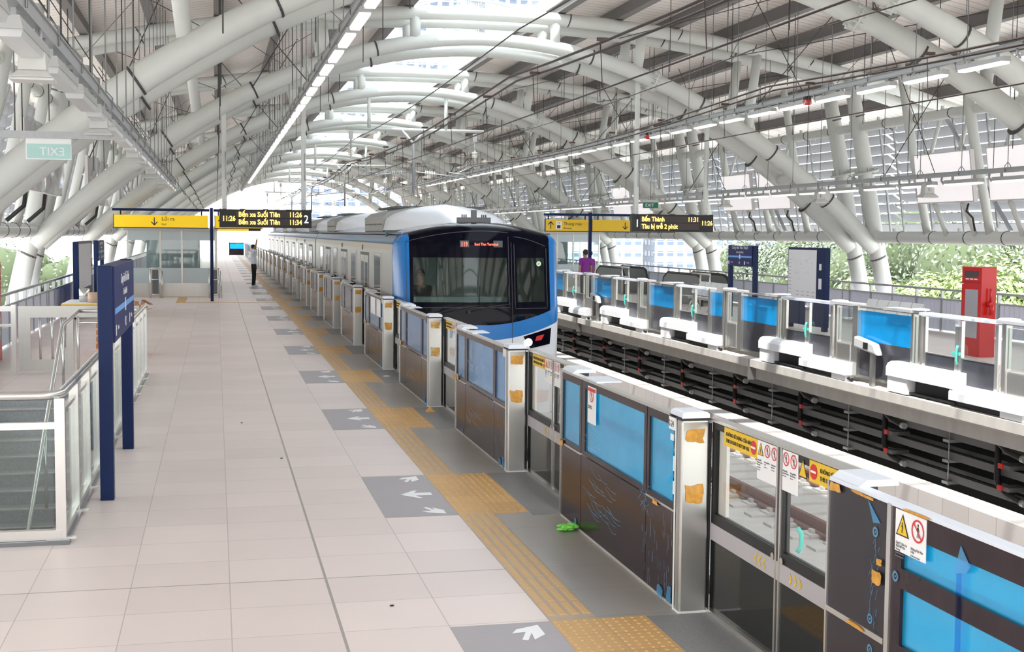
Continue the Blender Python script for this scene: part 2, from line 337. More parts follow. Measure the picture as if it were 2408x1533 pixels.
# ------------------------------------------------------------------ roof
def zr(t): return 7.6-0.0117*t*t
def za(t): return 7.0-0.045*t*t
ROOFO = 0.47
def sheet(s):
    m = MB(); ts = [1.8+(14.3-1.8)*i/14 for i in range(15)]
    for i in range(14):
        a, b = ts[i], ts[i+1]
        m.hexa([(CX+s*a, YN, zr(a)+ROOFO), (CX+s*b, YN, zr(b)+ROOFO), (CX+s*b, 130, zr(b)+ROOFO), (CX+s*a, 130, zr(a)+ROOFO),
                (CX+s*a, YN, zr(a)+ROOFO+.07), (CX+s*b, YN, zr(b)+ROOFO+.07), (CX+s*b, 130, zr(b)+ROOFO+.07), (CX+s*a, 130, zr(a)+ROOFO+.07)])
    return m
struct('ceiling', sheet(-1), roofm); struct('ceiling', sheet(1), roofm)
SIDE = {-1: 'left', 1: 'right'}
for s in (-1, 1):
    for i, t in enumerate([1.9, 3.4, 4.9, 6.4, 7.9, 9.4, 10.9, 12.4, 13.9]):
        m = MB(); z = zr(t)+ROOFO; x = CX+s*t
        m.box(x-.05, x+.05, YN, 130, z-.29, z-.005); m.box(x-.11, x+.11, YN, 130, z-.31, z-.285)
        tag(m.build('roof_purlin', purl), 'dark grey purlin under the %s roof slope, %s from the skylight' % (SIDE[s], ORD[i].replace('nearest', 'first')), 'purlin', 'purlins under the roof sheets')
# skylight glazing
m = MB(); fr = MB(); ys = [YN+1.19*i*2 for i in range(58)]
tp = [-1.8, -.9, 0, .9, 1.8]; zs = [zr(1.8)+ROOFO+.25+(.25*(1-(t/1.8)**2)) for t in tp]
for i in range(4): m.hexa([(CX+tp[i], YN, zs[i]), (CX+tp[i+1], YN, zs[i+1]), (CX+tp[i+1], 130, zs[i+1]), (CX+tp[i], 130, zs[i]), (CX+tp[i], YN, zs[i]+.02), (CX+tp[i+1], YN, zs[i+1]+.02), (CX+tp[i+1], 130, zs[i+1]+.02), (CX+tp[i], 130, zs[i]+.02)])
struct('window_1', m, glass('skylight_glass', (0.97, 0.985, 0.99), 0.0))
for y in ys:
    for i in range(4): fr.bar((CX+tp[i], y, zs[i]-.02), (CX+tp[i+1], y, zs[i+1]-.02), .05, .06)
for s in (-1, 1): fr.box(CX+s*1.8-.03, CX+s*1.8+.03, YN, 130, zr(1.8)+ROOFO-.1, zs[0])
struct('trim_4', fr, white)

FR = [31.4+11.9*(k-1) for k in range(-2, 9)]
FRN = {0: 'behind the camera', 1: 'just in front of the camera, largest of all', 2: 'second in front of the camera, carrying the upper left corner of the view', 3: 'third in front of the camera, over the train nose'}
def arcpts(f, t0, t1, n, y): return [(CX+t0+(t1-t0)*i/n, y, f(t0+(t1-t0)*i/n)) for i in range(n+1)]
def strip(pts, y0): return [(x, y-y0, z) for x, y, z in pts]
def make_frame(first):
    root = thing('roof_arch', '', 'roof arch')
    D = 1.3
    for j, (dy, dz) in enumerate(((0, 0), (D, -.10))):
        a = MB(); a.tube(arcpts(lambda t: za(t)+dz*(1-abs(t)/10.6), -10.6, 10.6, 40, dy), [.155+.065*min(1, abs(-10.6+21.2*i_/40)/7.5) for i_ in range(41)], 16); a.build('arch_tube', white, root)
        r = MB(); r.tube(arcpts(zr, -13.6, 13.6, 36, dy), .16, 12); r.build('rafter_tube', white, root)
    for s in (-1, 1):
        for dy in (0.0, 1.3):
            c = MB(); c.tube([(CX+s*11.3, dy, -.8), (CX+s*10.62, dy, 2.2), (CX+s*10.2, dy, 4.4), (CX+s*9.75, dy, zr(9.75))], [.24, .215, .21, .17], 14)
            cc = c.build('column', white, root)
            for p0, p1, rr in (((CX+s*10.74, dy, 1.68), (CX+s*10.72, dy, 1.72), .226), ((CX+s*10.0, dy, 5.40), (CX+s*9.99, dy, 5.44), .20)): b = MB(); b.tube([p0, p1], rr, 14); b.build('joint_ring', mat('ring_dark', (0.10, 0.10, 0.10), 0.6), cc)
            f = MB(); f.tube([(CX+s*10.3, dy, 3.92), (CX+s*10.285, dy, 3.98)], .34, 14)
            for k in range(10):
                th = 2*math.pi*k/10; f.bar((CX+s*10.3+.2*math.cos(th), dy+.2*math.sin(th), 3.98), (CX+s*10.3+.3*math.cos(th), dy+.3*math.sin(th), 3.98), .02, .16)
            f.build('flange', white, cc)
        for t, lean, r in ((1.75, 0, .13), (3.9, .12, .13), (6.9, .25, .12)):
            for dy in (0, D):
                q = MB(); q.tube([(CX+s*t, dy, za(t)+.05), (CX+s*(t+lean), dy, zr(t+lean)-.05)], r, 12); q.build('strut', white, root)
        for t in (8.35,):
            q = MB(); q.tube([(CX+s*t, 0, za(t)), (CX+s*t, D, za(t)-.1)], .12, 10); q.build('spreader', white, root)
        for t in (4.35,):
            sl = -0.09*t*s; d = Vector((s, 0, -0.09*t)).normalized()
            for dy, dz, rr in ((0, 0, .34), (D, -.1, .30)):
                c0 = Vector((CX+s*t, dy, za(t)+dz)); q = MB(); q.tube([c0-d*.02, c0+d*.02], rr*.80, 16)
                for k in range(10):
                    th = 2*math.pi*k/10; e1 = Vector((0, 1, 0)); e2 = d.cross(e1); o_ = e1*math.cos(th)+e2*math.sin(th)
                    q.bar(c0+o_*.17-d*.01, c0+o_*rr*.8, .2, .02, up=d.cross(o_))
                q.build('bolted_flange', white, root)
    bd = MB()
    for t in (-7.6, -5.6, -2.7, 2.7, 5.6, 7.6, 9.2):
        for dy, dz in ((0, 0), (D, -.1)):
            d = Vector((1, 0, -0.09*t)).normalized(); c0 = Vector((CX+t, dy, za(t)+dz)); bd.tube([c0-d*.02, c0+d*.02], .161+.075*min(1, abs(t)/7.5), 14)
            c0 = Vector((CX+t-.6, dy, zr(t-.6))); bd.tube([c0-d*.015, c0+d*.015], .167, 14)
    bd.build('cable_band', mat('band_dark', (0.05, 0.05, 0.05), 0.5), root)
    return root
fr0 = make_frame(True)
for k, y in enumerate(FR):
    lab = 'twin-tube white steel roof arch, ' + (['just behind the camera', 'overhead in front of the camera, outside the view', 'largest in view, crossing the upper left corner', 'springing from the columns by the two information boards', 'carrying the overhead wire portal'] + ['%s one beyond the overhead wire portal' % o.replace('nearest', 'first') for o in ORD])[k]
    if k == 0: fr0.location = (0, y, 0); fr0['label'] = lab; fr0['group'] = 'roof arches'
    else: dup(fr0, (0, y, 0), lab, 'roof arches')

# long pipes, wall posts and louvres on both sides
for s in (-1, 1):
    for z, t, r, nm in ((2.24, 10.62, .155, 'lower'), (5.12, 10.08, .12, 'upper')):
        root = thing('wall_pipe', 'long white horizontal pipe along the %s wall, %s one' % (SIDE[s], nm), 'pipe', (CX+s*t, 0, z))
        q = MB(); q.tube([(0, YN, 0), (0, 130, 0)], r, 14); q.build('pipe', white, root)
        q = MB(); y = 6.0
        while y < 110: q.tube([(0, y, 0), (0, y+.02, 0)], r+.012, 12, True); y += 1.5
        tag(q.build('clamp_ring', mat('band_dark', (0.05,)*3), root), kind='stuff')
        q = MB(); y = 6.4
        while y < 110: q.box(-.03, .03, y, y+.05, r, r+.08); q.box(-.02, .02, y+.6, y+.64, -r-.06, -r); y += 1.5
        tag(q.build('bracket', white, root), kind='stuff')
    for bi in range(len(FR)-1):
        y = FR[bi]
        if s < 0 and False: continue
        where = '%s wall in bay %s' % (SIDE[s], ['over the camera', 'beside the camera', 'before the information boards', 'just beyond the information boards'][bi] if bi < 4 else '%s wall in the %s bay beyond the information boards' % (SIDE[s], ORD[bi-3]))
        if bi >= 4: where = '%s wall in the %s bay beyond the information boards' % (SIDE[s], ORD[bi-3])
        for j in range(1, 4):
            yy = y+1.3+(11.9-1.3)*j/4
            q = MB(); q.tube([(CX+s*10.6, yy, 2.25), (CX+s*10.1, yy, 4.4), (CX+s*9.7, yy, zr(9.7))], [.10, .12, .10], 10)
            tag(q.build('wall_post', white), '%s slim leaning post of the %s wall in bay %s from the camera' % (('near', 'middle', 'far')[j-1], SIDE[s], ordn(bi)), 'wall post', 'slim posts of the side walls')
        root = thing('louvre_panel', 'slatted louvre panel on the %s' % where, 'louvre', (0, y, 0))
        q = MB(); n = 11
        for i in range(n):
            z = 2.5+i*.262; t = 11.25-.17*(z-2.5)
            x0 = CX+s*(t+.0); x1 = CX+s*(t+.30)
            q.add([(x0, .05, z+.085), (x1, .05, z-.108), (x1, 11.8, z-.108), (x0, 11.8, z+.085), (x0, .05, z+.10), (x1, .05, z-.093), (x1, 11.8, z-.093), (x0, 11.8, z+.10)], [(3,2,1,0),(4,5,6,7),(0,1,5,4),(1,2,6,5),(2,3,7,6),(3,0,4,7)])
        q.build('slats', mat('louvre_grey', (0.46, 0.47, 0.50), 0.5), root)
        q = MB()
        for j in range(9):
            yy = .2+j*1.4; q.bar((CX+s*11.2, yy, 2.3), (CX+s*10.75, yy, 5.3), .05, .06)
        for j in range(2):
            yy = .5+j*6; q.bar((CX+s*11.05, yy, 2.4), (CX+s*10.6, yy+2.2, 5.2), .09, .05)
        q.build('rib', galv, root)

# roof tie rods, one bundle per bay and side
rnd = random.Random(3)
for s in (-1, 1):
    for bi in range(1, len(FR)-1):
        y = FR[bi]; q = MB()
        for t in (3.4, 4.9, 6.4, 7.9, 9.4):
            zt = zr(t)+.2
            for j in range(3):
                yy = y+1.8+j*3.2+rnd.uniform(-.3, .3); q.tube([(CX+s*t, yy, zt), (CX+s*t, yy, max(za(min(t, 8.5))-.6, 3.9)-(.0 if t < 8 else .2))], .009, 4, False)
                q.box(CX+s*t-.04, CX+s*t+.04, yy-.04, yy+.04, zt-.02, zt+.06)
        q.tube([(CX+s*3.4, y+1.5, zr(3.4)+.2), (CX+s*6.4, y+11.9, zr(6.4)-.3)], .010, 4, False)
        q.tube([(CX+s*6.4, y+1.5, zr(6.4)+.2), (CX+s*3.4, y+11.9, zr(3.4)-.3)], .010, 4, False)
        q.tube([(CX+s*6.4, y+1.5, zr(6.4)+.2), (CX+s*9.4, y+11.9, zr(9.4)-.3)], .010, 4, False)
        q.tube([(CX+s*9.4, y+1.5, zr(9.4)+.2), (CX+s*6.4, y+11.9, zr(6.4)-.3)], .010, 4, False)
        for t in (4.2, 7.2): q.tube([(CX+s*t, y+6, zr(t)+.3), (CX+s*(t+1.6), y+6, 5.0 if t < 5 else 3.6)], .010, 4, False); q.tube([(CX+s*(t+2.4), y+6, zr(t+2.4)+.2), (CX+s*(t+.4), y+6, 5.0 if t < 5 else 3.6)], .010, 4, False)
        ob = q.build('tie_rods', mat('rod_dark', (0.06, 0.055, 0.05), 0.5, 0.5)); tag(ob, 'thin steel tie rods under the %s roof slope, %s bay from the camera' % (SIDE[s], ordn(bi-1)), 'tie rods', kind='stuff')

# ------------------------------------------------------------------ lighting trunks, lamps, speakers
trunks = [(-1.05, 3.47, 'left outer'), (1.73, 5.0, 'left inner'), (11.27, 5.0, 'right inner'), (14.05, 3.47, 'right outer')]
lamp0 = None; spk0 = None
for ti, (x, z, nm) in enumerate(trunks):
    yend = 34.0 if ti == 0 else 90.0
    root = thing('lighting_trunking', 'long grey cable trunking above the %s line of lamps' % nm, 'cable trunking', (x, 0, z))
    q = MB(); q.box(-.05, .05, 1.5, yend, -.03, .05); q.box(-.065, .065, 1.5, yend, .05, .06); q.build('channel', galv, root)
    y = 3.0; q = MB()
    while y < yend:
        tt = abs(x-CX); q.tube([(0, y, .05), (0, y, zr(tt)-z+.2)], .008, 5, False); q.tube([(-.06, y, -.02), (-.06, y, .09), (0, y, .16), (.06, y, .09), (.06, y, -.02)], .008, 5, False); y += 1.5
    tag(q.build('hanger_rods', steelw, root), kind='stuff')
    y = 4.0; i = 0
    while y < (yend if ti in (0, 3) else 70):
        if i % 1 == 0:
            lab = '%s tube lamp from the camera under the %s trunking' % (ordn(i), nm)
            if lamp0 is None or (ti == 1 and i == 0):
                lamp0 = thing('tube_lamp', lab, 'lamp', (x, y, z), 0, 'tube lamps under the trunkings')
                a = MB(); a.prism([(-.075, -.17), (.075, -.17), (.06, -.10), (-.06, -.10)], 'y', 0, 1.2); a.build('housing', mat('lamp_housing', (0.38, 0.38, 0.37), 0.4), lamp0)
                a = MB(); a.prism([(-.06, -.21), (.06, -.21), (.07, -.17), (-.07, -.17)], 'y', .03, 1.17); a.build('diffuser', lamp_off if ti == 0 else lamp_on, lamp0)
                a = MB(); a.box(-.015, .015, .2, .25, -.10, -.03); a.box(-.015, .015, .95, 1.0, -.10, -.03); a.tube([(0, 1.2, -.14), (0, 1.30, -.16), (0, 1.38, -.10), (0, 1.36, -.03)], .022, 8); a.build('bracket', galv, lamp0)
            else: dup(lamp0, (x, y, z), lab, 'tube lamps under the trunkings')
        y += 1.62; i += 1
for ti, ys_ in ((0, (8.2, 12.64, 17.6, 22.4, 27.2)), (3, (23.7, 28.5, 34.35, 40.2, 46.0, 52.0, 58.0))):
    x, z, nm = trunks[ti]
    for i, y in enumerate(ys_):
        lab = 'pale grey bell-shaped loudspeaker, %s one hanging under the %s trunking' % (ORD[i], nm)
        if spk0 is None or (i == 0 and ti == 3):
            k_ = .62 if ti == 0 else .85
            spk0 = thing('loudspeaker', lab, 'loudspeaker', (x, y, z), 0, 'loudspeakers under the trunkings')
            a = MB()
            for (z0, w0), (z1, w1) in zip([(-.16, .09), (-.22, .12), (-.40, .13), (-.47, .20)], [(-.22, .12), (-.40, .13), (-.47, .20), (-.50, .21)]):
                z0, z1, w0, w1 = -.13+(z0+.16)*k_, -.13+(z1+.16)*k_, w0*k_, w1*k_
                a.hexa([(-w1, -w1*.8, z1), (w1, -w1*.8, z1), (w1, w1*.8, z1), (-w1, w1*.8, z1), (-w0, -w0*.8, z0), (w0, -w0*.8, z0), (w0, w0*.8, z0), (-w0, w0*.8, z0)])
            a.build('horn', mat('speaker_grey', (0.52, 0.52, 0.50), 0.4), spk0, bevel=.008)
            a = MB(); a.box(-.03*k_, .03*k_, -.14*k_, -.11*k_, -.34*k_, -.08); a.tube([(-.07*k_, 0, -.15), (-.07*k_, 0, -.03)], .012); a.tube([(.07*k_, 0, -.15), (.07*k_, 0, -.03)], .012); a.build('bracket', galv, spk0)
        else: dup(spk0, (x, y, z), lab, 'loudspeakers under the trunkings')
# red beacons on the right trunking, camera and exit signs
for i, y in enumerate((15.4, 23.5, 33.0)):
    r = thing('beacon', 'small red beacon, %s on the right inner trunking' % ORD[i], 'beacon', (11.27, y, 4.93), 0, 'red beacons on the trunking')
    a = MB(); a.tube([(0, 0, -.02), (0, 0, .03)], .08); a.build('base', blackm, r); a = MB(); a.tube([(0, 0, -.13), (0, 0, -.02)], [.07, .085]); a.build('lens', redm, r)
def exit_sign(loc, mirror, lab, pale):
    r = thing('exit_sign', lab, 'exit sign', loc)
    a = MB(); a.box(-.24, .24, 0, .03, -.02, .22); a.build('housing', wht if pale else mat('exit_frame', (0.5, 0.52, 0.5)), r)
    g = mat('exit_pale', (0.42, 0.66, 0.62), 0.4) if pale else mat('exit_green', (0.0, 0.16, 0.08), 0.4)
    a = MB(); a.box(-.23, .23, -.006, 0, -.01, .15); a.build('face', g, r)
    text('lettering', 'EXIT', .13, wht, r, ((.17 if mirror else -.17), -.008, .025), ((-1, 0, 0) if mirror else (1, 0, 0)), (0, 0, 1))
    return r
exit_sign((-1.80, 15.2, 3.05), True, 'pale exit sign seen from its back on the left crossbar', True)
es = exit_sign((12.4, 36.0, 3.05), False, 'small green exit sign left of the right information board', False)
a = MB(); a.tube([(0, .015, .22), (0, .015, 4.2)], .01, 5); a.build('hanger_rod', steelw, es)
# crossbar with lamp tray at the left
q = MB(); q.bar((-3.3, 15.2, 3.42), (-2.75, 15.2, 3.30), .06, .08); q.bar((-2.75, 15.2, 3.30), (-1.1, 15.2, 3.30), .06, .08)
ob = thing('crossbar', 'dark perforated steel crossbar carrying the pale exit sign', 'crossbar'); q.build('bar', galv, ob)
q = MB(); q.tube([(-2.15, 15.2, 3.3), (-2.15, 15.2, 6.3)], .01, 5); q.tube([(-2.9, 15.2, 3.33), (-2.9, 15.2, 6.0)], .01, 5); q.tube([(-1.75, 15.2, 3.3), (-1.75, 15.2, 3.26)], .02, 6); q.tube([(-2.15, 15.2, 3.3), (-2.15, 15.2, 3.26)], .02, 6)
q.build('hanger_rods', steelw, ob)

# ------------------------------------------------------------------ overhead wires
def catw(x, z, r, lab, sag=.05, zz=None, m_=wire):
    q = MB(); pts = []; sup = 23.8
    y = 2.0
    while y < 118:
        ph = ((y-43.3) % sup)/sup; pts.append((x, y, z-4*sag*ph*(1-ph))); y += 2.463
    q.tube(pts, r, 6); tag(q.build('overhead_wire', m_), lab, 'overhead wire', 'overhead wires')
for xc, nm in ((4.4, 'left'), (8.6, 'right')):
    catw(xc-.06, 4.62, .016, 'upper strand of the twin wires over the %s track' % nm, .25)
    catw(xc+.06, 4.57, .016, 'lower strand of the twin wires over the %s track' % nm, .25)
    catw(xc, 3.95, .010, 'thin contact wire over the %s track' % nm, .02)
    catw(xc+.1, 5.35, .011, 'single feeder wire high over the %s track' % nm, .15)
    q = MB()
    for y in [8.0+i*3.28 for i in range(30)]:
        q.tube([(xc, y, 3.95), (xc-.03, y, 4.48)], .006, 4, False); q.box(xc-.07, xc+.07, y-.02, y+.02, 4.49, 4.53)
    tag(q.build('dropper_wires', wire), 'short vertical droppers between the wires over the %s track' % nm, 'droppers', kind='stuff')
for i, yp in enumerate((43.3, 67.1, 90.9, 114.7)):
    r = thing('wire_portal', 'white hanging frame with grey insulators, %s from the camera' % ordn(i), 'wire support', (0, yp, 0), 0, 'overhead wire supports')
    a = MB(); a.tube([(5.0, 0, 6.9), (5.0, 0, 5.72)], .06); a.tube([(7.6, 0, 6.9), (7.6, 0, 5.72)], .06); a.build('post', white, r)
    a = MB(); a.tube([(4.2, 0, 5.7), (8.9, 0, 5.7)], .055); a.build('crossbeam', white, r)
    for xc in (4.4, 8.6):
        a = MB(); a.box(xc-.07, xc+.07, -.05, .05, 5.35, 5.62); a.tube([(xc, 0, 5.4), (xc, 0, 5.0)], .025)
        ins = a.build('hanger', galv, r)
        a = MB()
        for k in range(4): a.tube([(xc, 0, 5.0-k*.05), (xc, 0, 4.975-k*.05)], .09, 12)
        a.tube([(xc, 0, 5.02), (xc, 0, 4.7)], .03); a.build('insulator', porc, ins)
    a = MB(); a.tube([(6.1, 0, 5.7), (6.5, 0, 5.25), (6.5, 0, 3.6)], .05); a.tube([(6.9, 0, 5.7), (6.5, 0, 5.25)], .05); a.build('drop_post', galv, r)
    a = MB()
    for xs in (-1, 1):
        a.tube([(6.5+xs*.1, 0, 4.3), (6.5+xs*1.9, 0, 4.12)], .022); a.tube([(6.5+xs*1.2, 0, 4.3), (6.5+xs*1.7, 0, 4.25), (6.5+xs*2.05, 0, 3.97)], .018)
        a.tube([(6.5+xs*2.1, 0, 4.55), (6.5+xs*1.3, 0, 4.2)], .015)
    a.build('registration_arm', galv, r)
    a = MB()
    for xs in (-1, 1):
        for k in range(6): a.tube([(6.5+xs*(.4+k*.06), 0, 4.28-k*.006), (6.5+xs*(.425+k*.06), 0, 4.278-k*.006)], .07, 10)
    a.build('insulator', porc, r)
# ------------------------------------------------------------------ pictogram helpers (flat plates on x=const planes facing -X, reading direction -Y)
def ring(mb, x, y, z, r, w, n=20, sgn=-1):
    for k in range(n):
        a, b = 2*math.pi*k/n, 2*math.pi*(k+1)/n
        mb.add([(x, y+r*math.cos(a), z+r*math.sin(a)), (x, y+(r-w)*math.cos(a), z+(r-w)*math.sin(a)), (x, y+(r-w)*math.cos(b), z+(r-w)*math.sin(b)), (x, y+r*math.cos(b), z+r*math.sin(b))], [(0, 1, 2, 3)])
def disc(mb, x, y, z, r, n=18): mb.add([(x, y+r*math.cos(2*math.pi*k/n), z+r*math.sin(2*math.pi*k/n)) for k in range(n)], [tuple(range(n))])
def poly(mb, x, pts): mb.add([(x, y, z) for y, z in pts], [tuple(range(len(pts)))])
def stroke(mb, x, a, b, w):
    d = Vector((b[0]-a[0], b[1]-a[1])); d.normalize(); n = Vector((-d.y, d.x))*w/2
    poly(mb, x, [(a[0]+n.x, a[1]+n.y), (a[0]-n.x, a[1]-n.y), (b[0]-n.x, b[1]-n.y), (b[0]+n.x, b[1]+n.y)])
def figure(mb, x, y, z, s):
    disc(mb, x, y, z+.55*s, .13*s, 10); stroke(mb, x, (y, z+.4*s), (y, z-.05*s), .16*s); stroke(mb, x, (y, z), (y-.18*s, z-.6*s), .09*s); stroke(mb, x, (y, z), (y+.15*s, z-.6*s), .09*s); stroke(mb, x, (y, z+.35*s), (y-.25*s, z), .07*s); stroke(mb, x, (y, z+.35*s), (y+.28*s, z+.1*s), .07*s)
def plate(par, x, y1, y2, z1, z2, items, lines):
    """white safety plate, y1>y2 left to right for the viewer; items: 'tri' or 'no' or 'hand'"""
    a = MB(); a.box(x-.001, x+.002, y1, y2, z1, z2); p = a.build('safety_label', wht, par)
    n = len(items); w = (y1-y2)/n; r = min(w*.40, .05); zc = z2-r*1.25
    k_ = MB(); rd = MB(); yl = MB()
    for i, it in enumerate(items):
        yc = y1-w*(i+.5)
        if it == 'tri':
            poly(k_, x-.002, [(yc-r*1.1, zc-r), (yc+r*1.1, zc-r), (yc, zc+r)]); poly(yl, x-.003, [(yc-r*.85, zc-r*.87), (yc+r*.85, zc-r*.87), (yc, zc+r*.72)]); figure(k_, x-.004, yc, zc-r*.25, r*.75)
        else:
            ring(rd, x-.004, yc, zc, r, r*.16); figure(k_, x-.002, yc, zc, r*.95); stroke(rd, x-.005, (yc+r*.65, zc+r*.65), (yc-r*.65, zc-r*.65), r*.14)
    k_.build('pictogram', txtb, p)
    if rd.v: rd.build('red_ring', redm, p)
    if yl.v: yl.build('yellow_triangle', yel, p)
    for i, ls in enumerate(lines):
        yc = y1-w*i-w*.08
        for j, (s_, sz) in enumerate(ls): text('lettering', s_, sz, txtg, p, (x-.003, yc, zc-r*1.5-.013*(j+1)), (0, -1, 0), (0, 0, 1))
    return p
def warnsign(par, x, y1, y2, z1, z2, flip=False):
    a = MB(); a.box(x-.001, x+.002, y1, y2, z1, z2); p = a.build('out_of_use_sign', yel, par)
    yc = (y2+.045) if not flip else (y1-.05); zc = (z1+z2)/2; r = (z2-z1)*.36
    a = MB(); disc(a, x-.003, yc, zc, r); a.build('no_entry_disc', redm, p); a = MB(); a.box(x-.005, x-.004, yc-r*.75, yc+r*.75, zc-r*.14, zc+r*.14); a.build('no_entry_bar', wht, p)
    y0_ = y1-.03 if not flip else y1-.12
    text('lettering', 'KHÔNG SỬ DỤNG CỬA NÀY', .030, txtb, p, (x-.003, y0_, zc+.008), (0, -1, 0), (0, 0, 1), squeeze=.92 if not flip else .92)
    text('lettering', 'THIS DOOR IS NOT IN USE', .030, txtb, p, (x-.003, y0_, zc-.030), (0, -1, 0), (0, 0, 1), squeeze=.92)

# ------------------------------------------------------------------ left platform screen
XF = 2.67    # face of the fixed screen panels; the door leaves run at 2.87
def make_post(film):
    r = thing('screen_post', '', 'platform screen post')
    a = MB(); a.box(XF, 2.845, 0.0, .085, 0.0, 1.16); a.build('post', stain, r, bevel=.012)
    a = MB(); a.box(XF-.003, 2.85, -.003, .088, 1.16, 1.172); a.build('black_gasket', blackm, r)
    a = MB(); a.prism([(XF, 1.172), (2.845, 1.172), (2.845, 1.196), (2.825, 1.21), (XF+.03, 1.21), (XF+.005, 1.20)], 'y', -.004, .20); a.build('cap', capm, r, bevel=.010)
    a = MB(); a.box(2.846, 2.862, 0.004, .03, 0, 1.14); a.build('side_gasket', blackm, r)
    a = MB(); a.box(XF-.004, 2.85, -.006, .09, 0, .012); a.box(XF-.006, XF+.001, .086, .096, 0, 1.16); a.build('white_trim', wht, r)
    return r
def blob(mb, x, yc, zc, w, h, rn, n=14):
    pts = []
    for k in range(n):
        t = 2*math.pi*k/n; c, s_ = math.cos(t), math.sin(t); q = 1/max(abs(c), abs(s_)); f = q*rn.uniform(.72, 1.0); pts.append((yc+w/2*c*f, zc+h/2*s_*f))
    mb.add([(x, yc, zc)]+[(x-rn.uniform(0, .004), y, z) for y, z in pts], [(0, i+1, (i+1) % n+1) for i in range(n)])
def make_fixed(film, fname, lo):
    r = thing('fixed_screen_panel', '', 'platform screen panel')
    A, B = .096, 2.72; cuts = [(A, .615), (.627, 2.125), (2.137, B)]; wins = [(.13, .575), (.68, 2.04), (2.19, 2.665)]
    ZB, ZT = .64, 1.11
    for (a0, a1), (w0, w1) in zip(cuts, wins):
        a = MB(); a.box(XF, XF+.04, a0, a1, .025, .595); a.build('lower_panel', lo, r)
        a = MB(); a.box(XF, XF+.04, a0, a1, ZT, 1.165); a.box(XF, XF+.04, a0, a1, .605, ZB); a.box(XF, XF+.04, a0, w0, ZB, ZT); a.box(XF, XF+.04, w1, a1, ZB, ZT); a.build('window_frame', lo, r)
        a = MB(); a.box(XF+.012, XF+.022, w0, w1, ZB, ZT); a.build('film_covered_window', film, r)
    for b_ in ((XF-.006, XF+.05, A, .615, .592, .606), (XF-.006, XF+.05, 2.137, B, .592, .606), (XF-.008, XF+.01, B-.012, B+.002, .02, 1.165)):
        a = MB(); a.box(*b_); a.build('metal_edging', stainl, r)
    a = MB(); a.box(XF-.005, XF+.05, A+.1, B, 1.165, 1.182); a.build('top_rail', stainl, r); a = MB(); a.box(XF, XF+.19, 1.75, 2.1, 1.182, 1.190); a.build('top_plate', capm, r)
    a = MB(); a.prism([(XF, 1.182), (XF+.19, 1.182), (XF+.19, 1.195), (XF+.17, 1.21), (XF+.04, 1.21)], 'y', B-.32, B); a.build('cap', capm, r, bevel=.012)
    a = MB(); a.box(XF+.005, XF+.05, A, B, 0, .025); a.build('sill', conc, r)
    rn = random.Random({'cyan': 5, 'blue': 9, 'pale': 14}[fname]); a = MB(); xs = XF-.0015
    for k in range(26):
        y = rn.uniform(1.35, 2.08); z = rn.uniform(.22, .55); p0 = (y, z); dz = rn.uniform(-.006, -.030)
        for j in range(4):
            p1 = (p0[0]-rn.uniform(.04, .08), p0[1]+dz*(1-.4*j)); stroke(a, xs, p0, p1, .0020); p0 = p1
    for k in range(24):
        y = rn.uniform(1.75, 2.07); z = rn.uniform(.66, .88); p0 = (y, z)
        for j in range(2):
            p1 = (p0[0]-rn.uniform(.04, .08), p0[1]+rn.uniform(-.02, .004)); stroke(a, xs, p0, p1, .0014); p0 = p1
    for k in range(40):
        y = rn.uniform(.12, .70); z = rn.uniform(.03, .5); stroke(a, xs, (y, z), (y+rn.uniform(-.01, .01), z+rn.uniform(.03, .12)), .0020)
    for k in range(26):
        y = rn.uniform(.58, .74); z = rn.uniform(.50, .66); stroke(a, xs, (y, z), (y+rn.uniform(-.06, .06), z+rn.uniform(-.05, .05)), .0026)
    tag(a.build('film_creases', scrim, r), kind='stuff')
    for yy, zz, ww, hh in ((.16, .07, .10, .12), (.32, .05, .12, .08), (2.25, .06, .05, .06)): a = MB(); blob(a, XF-.004, yy, zz, ww, hh, rn); a.build('torn_film', filmb, r)
    return r
YC = -.945; YE = -1.89
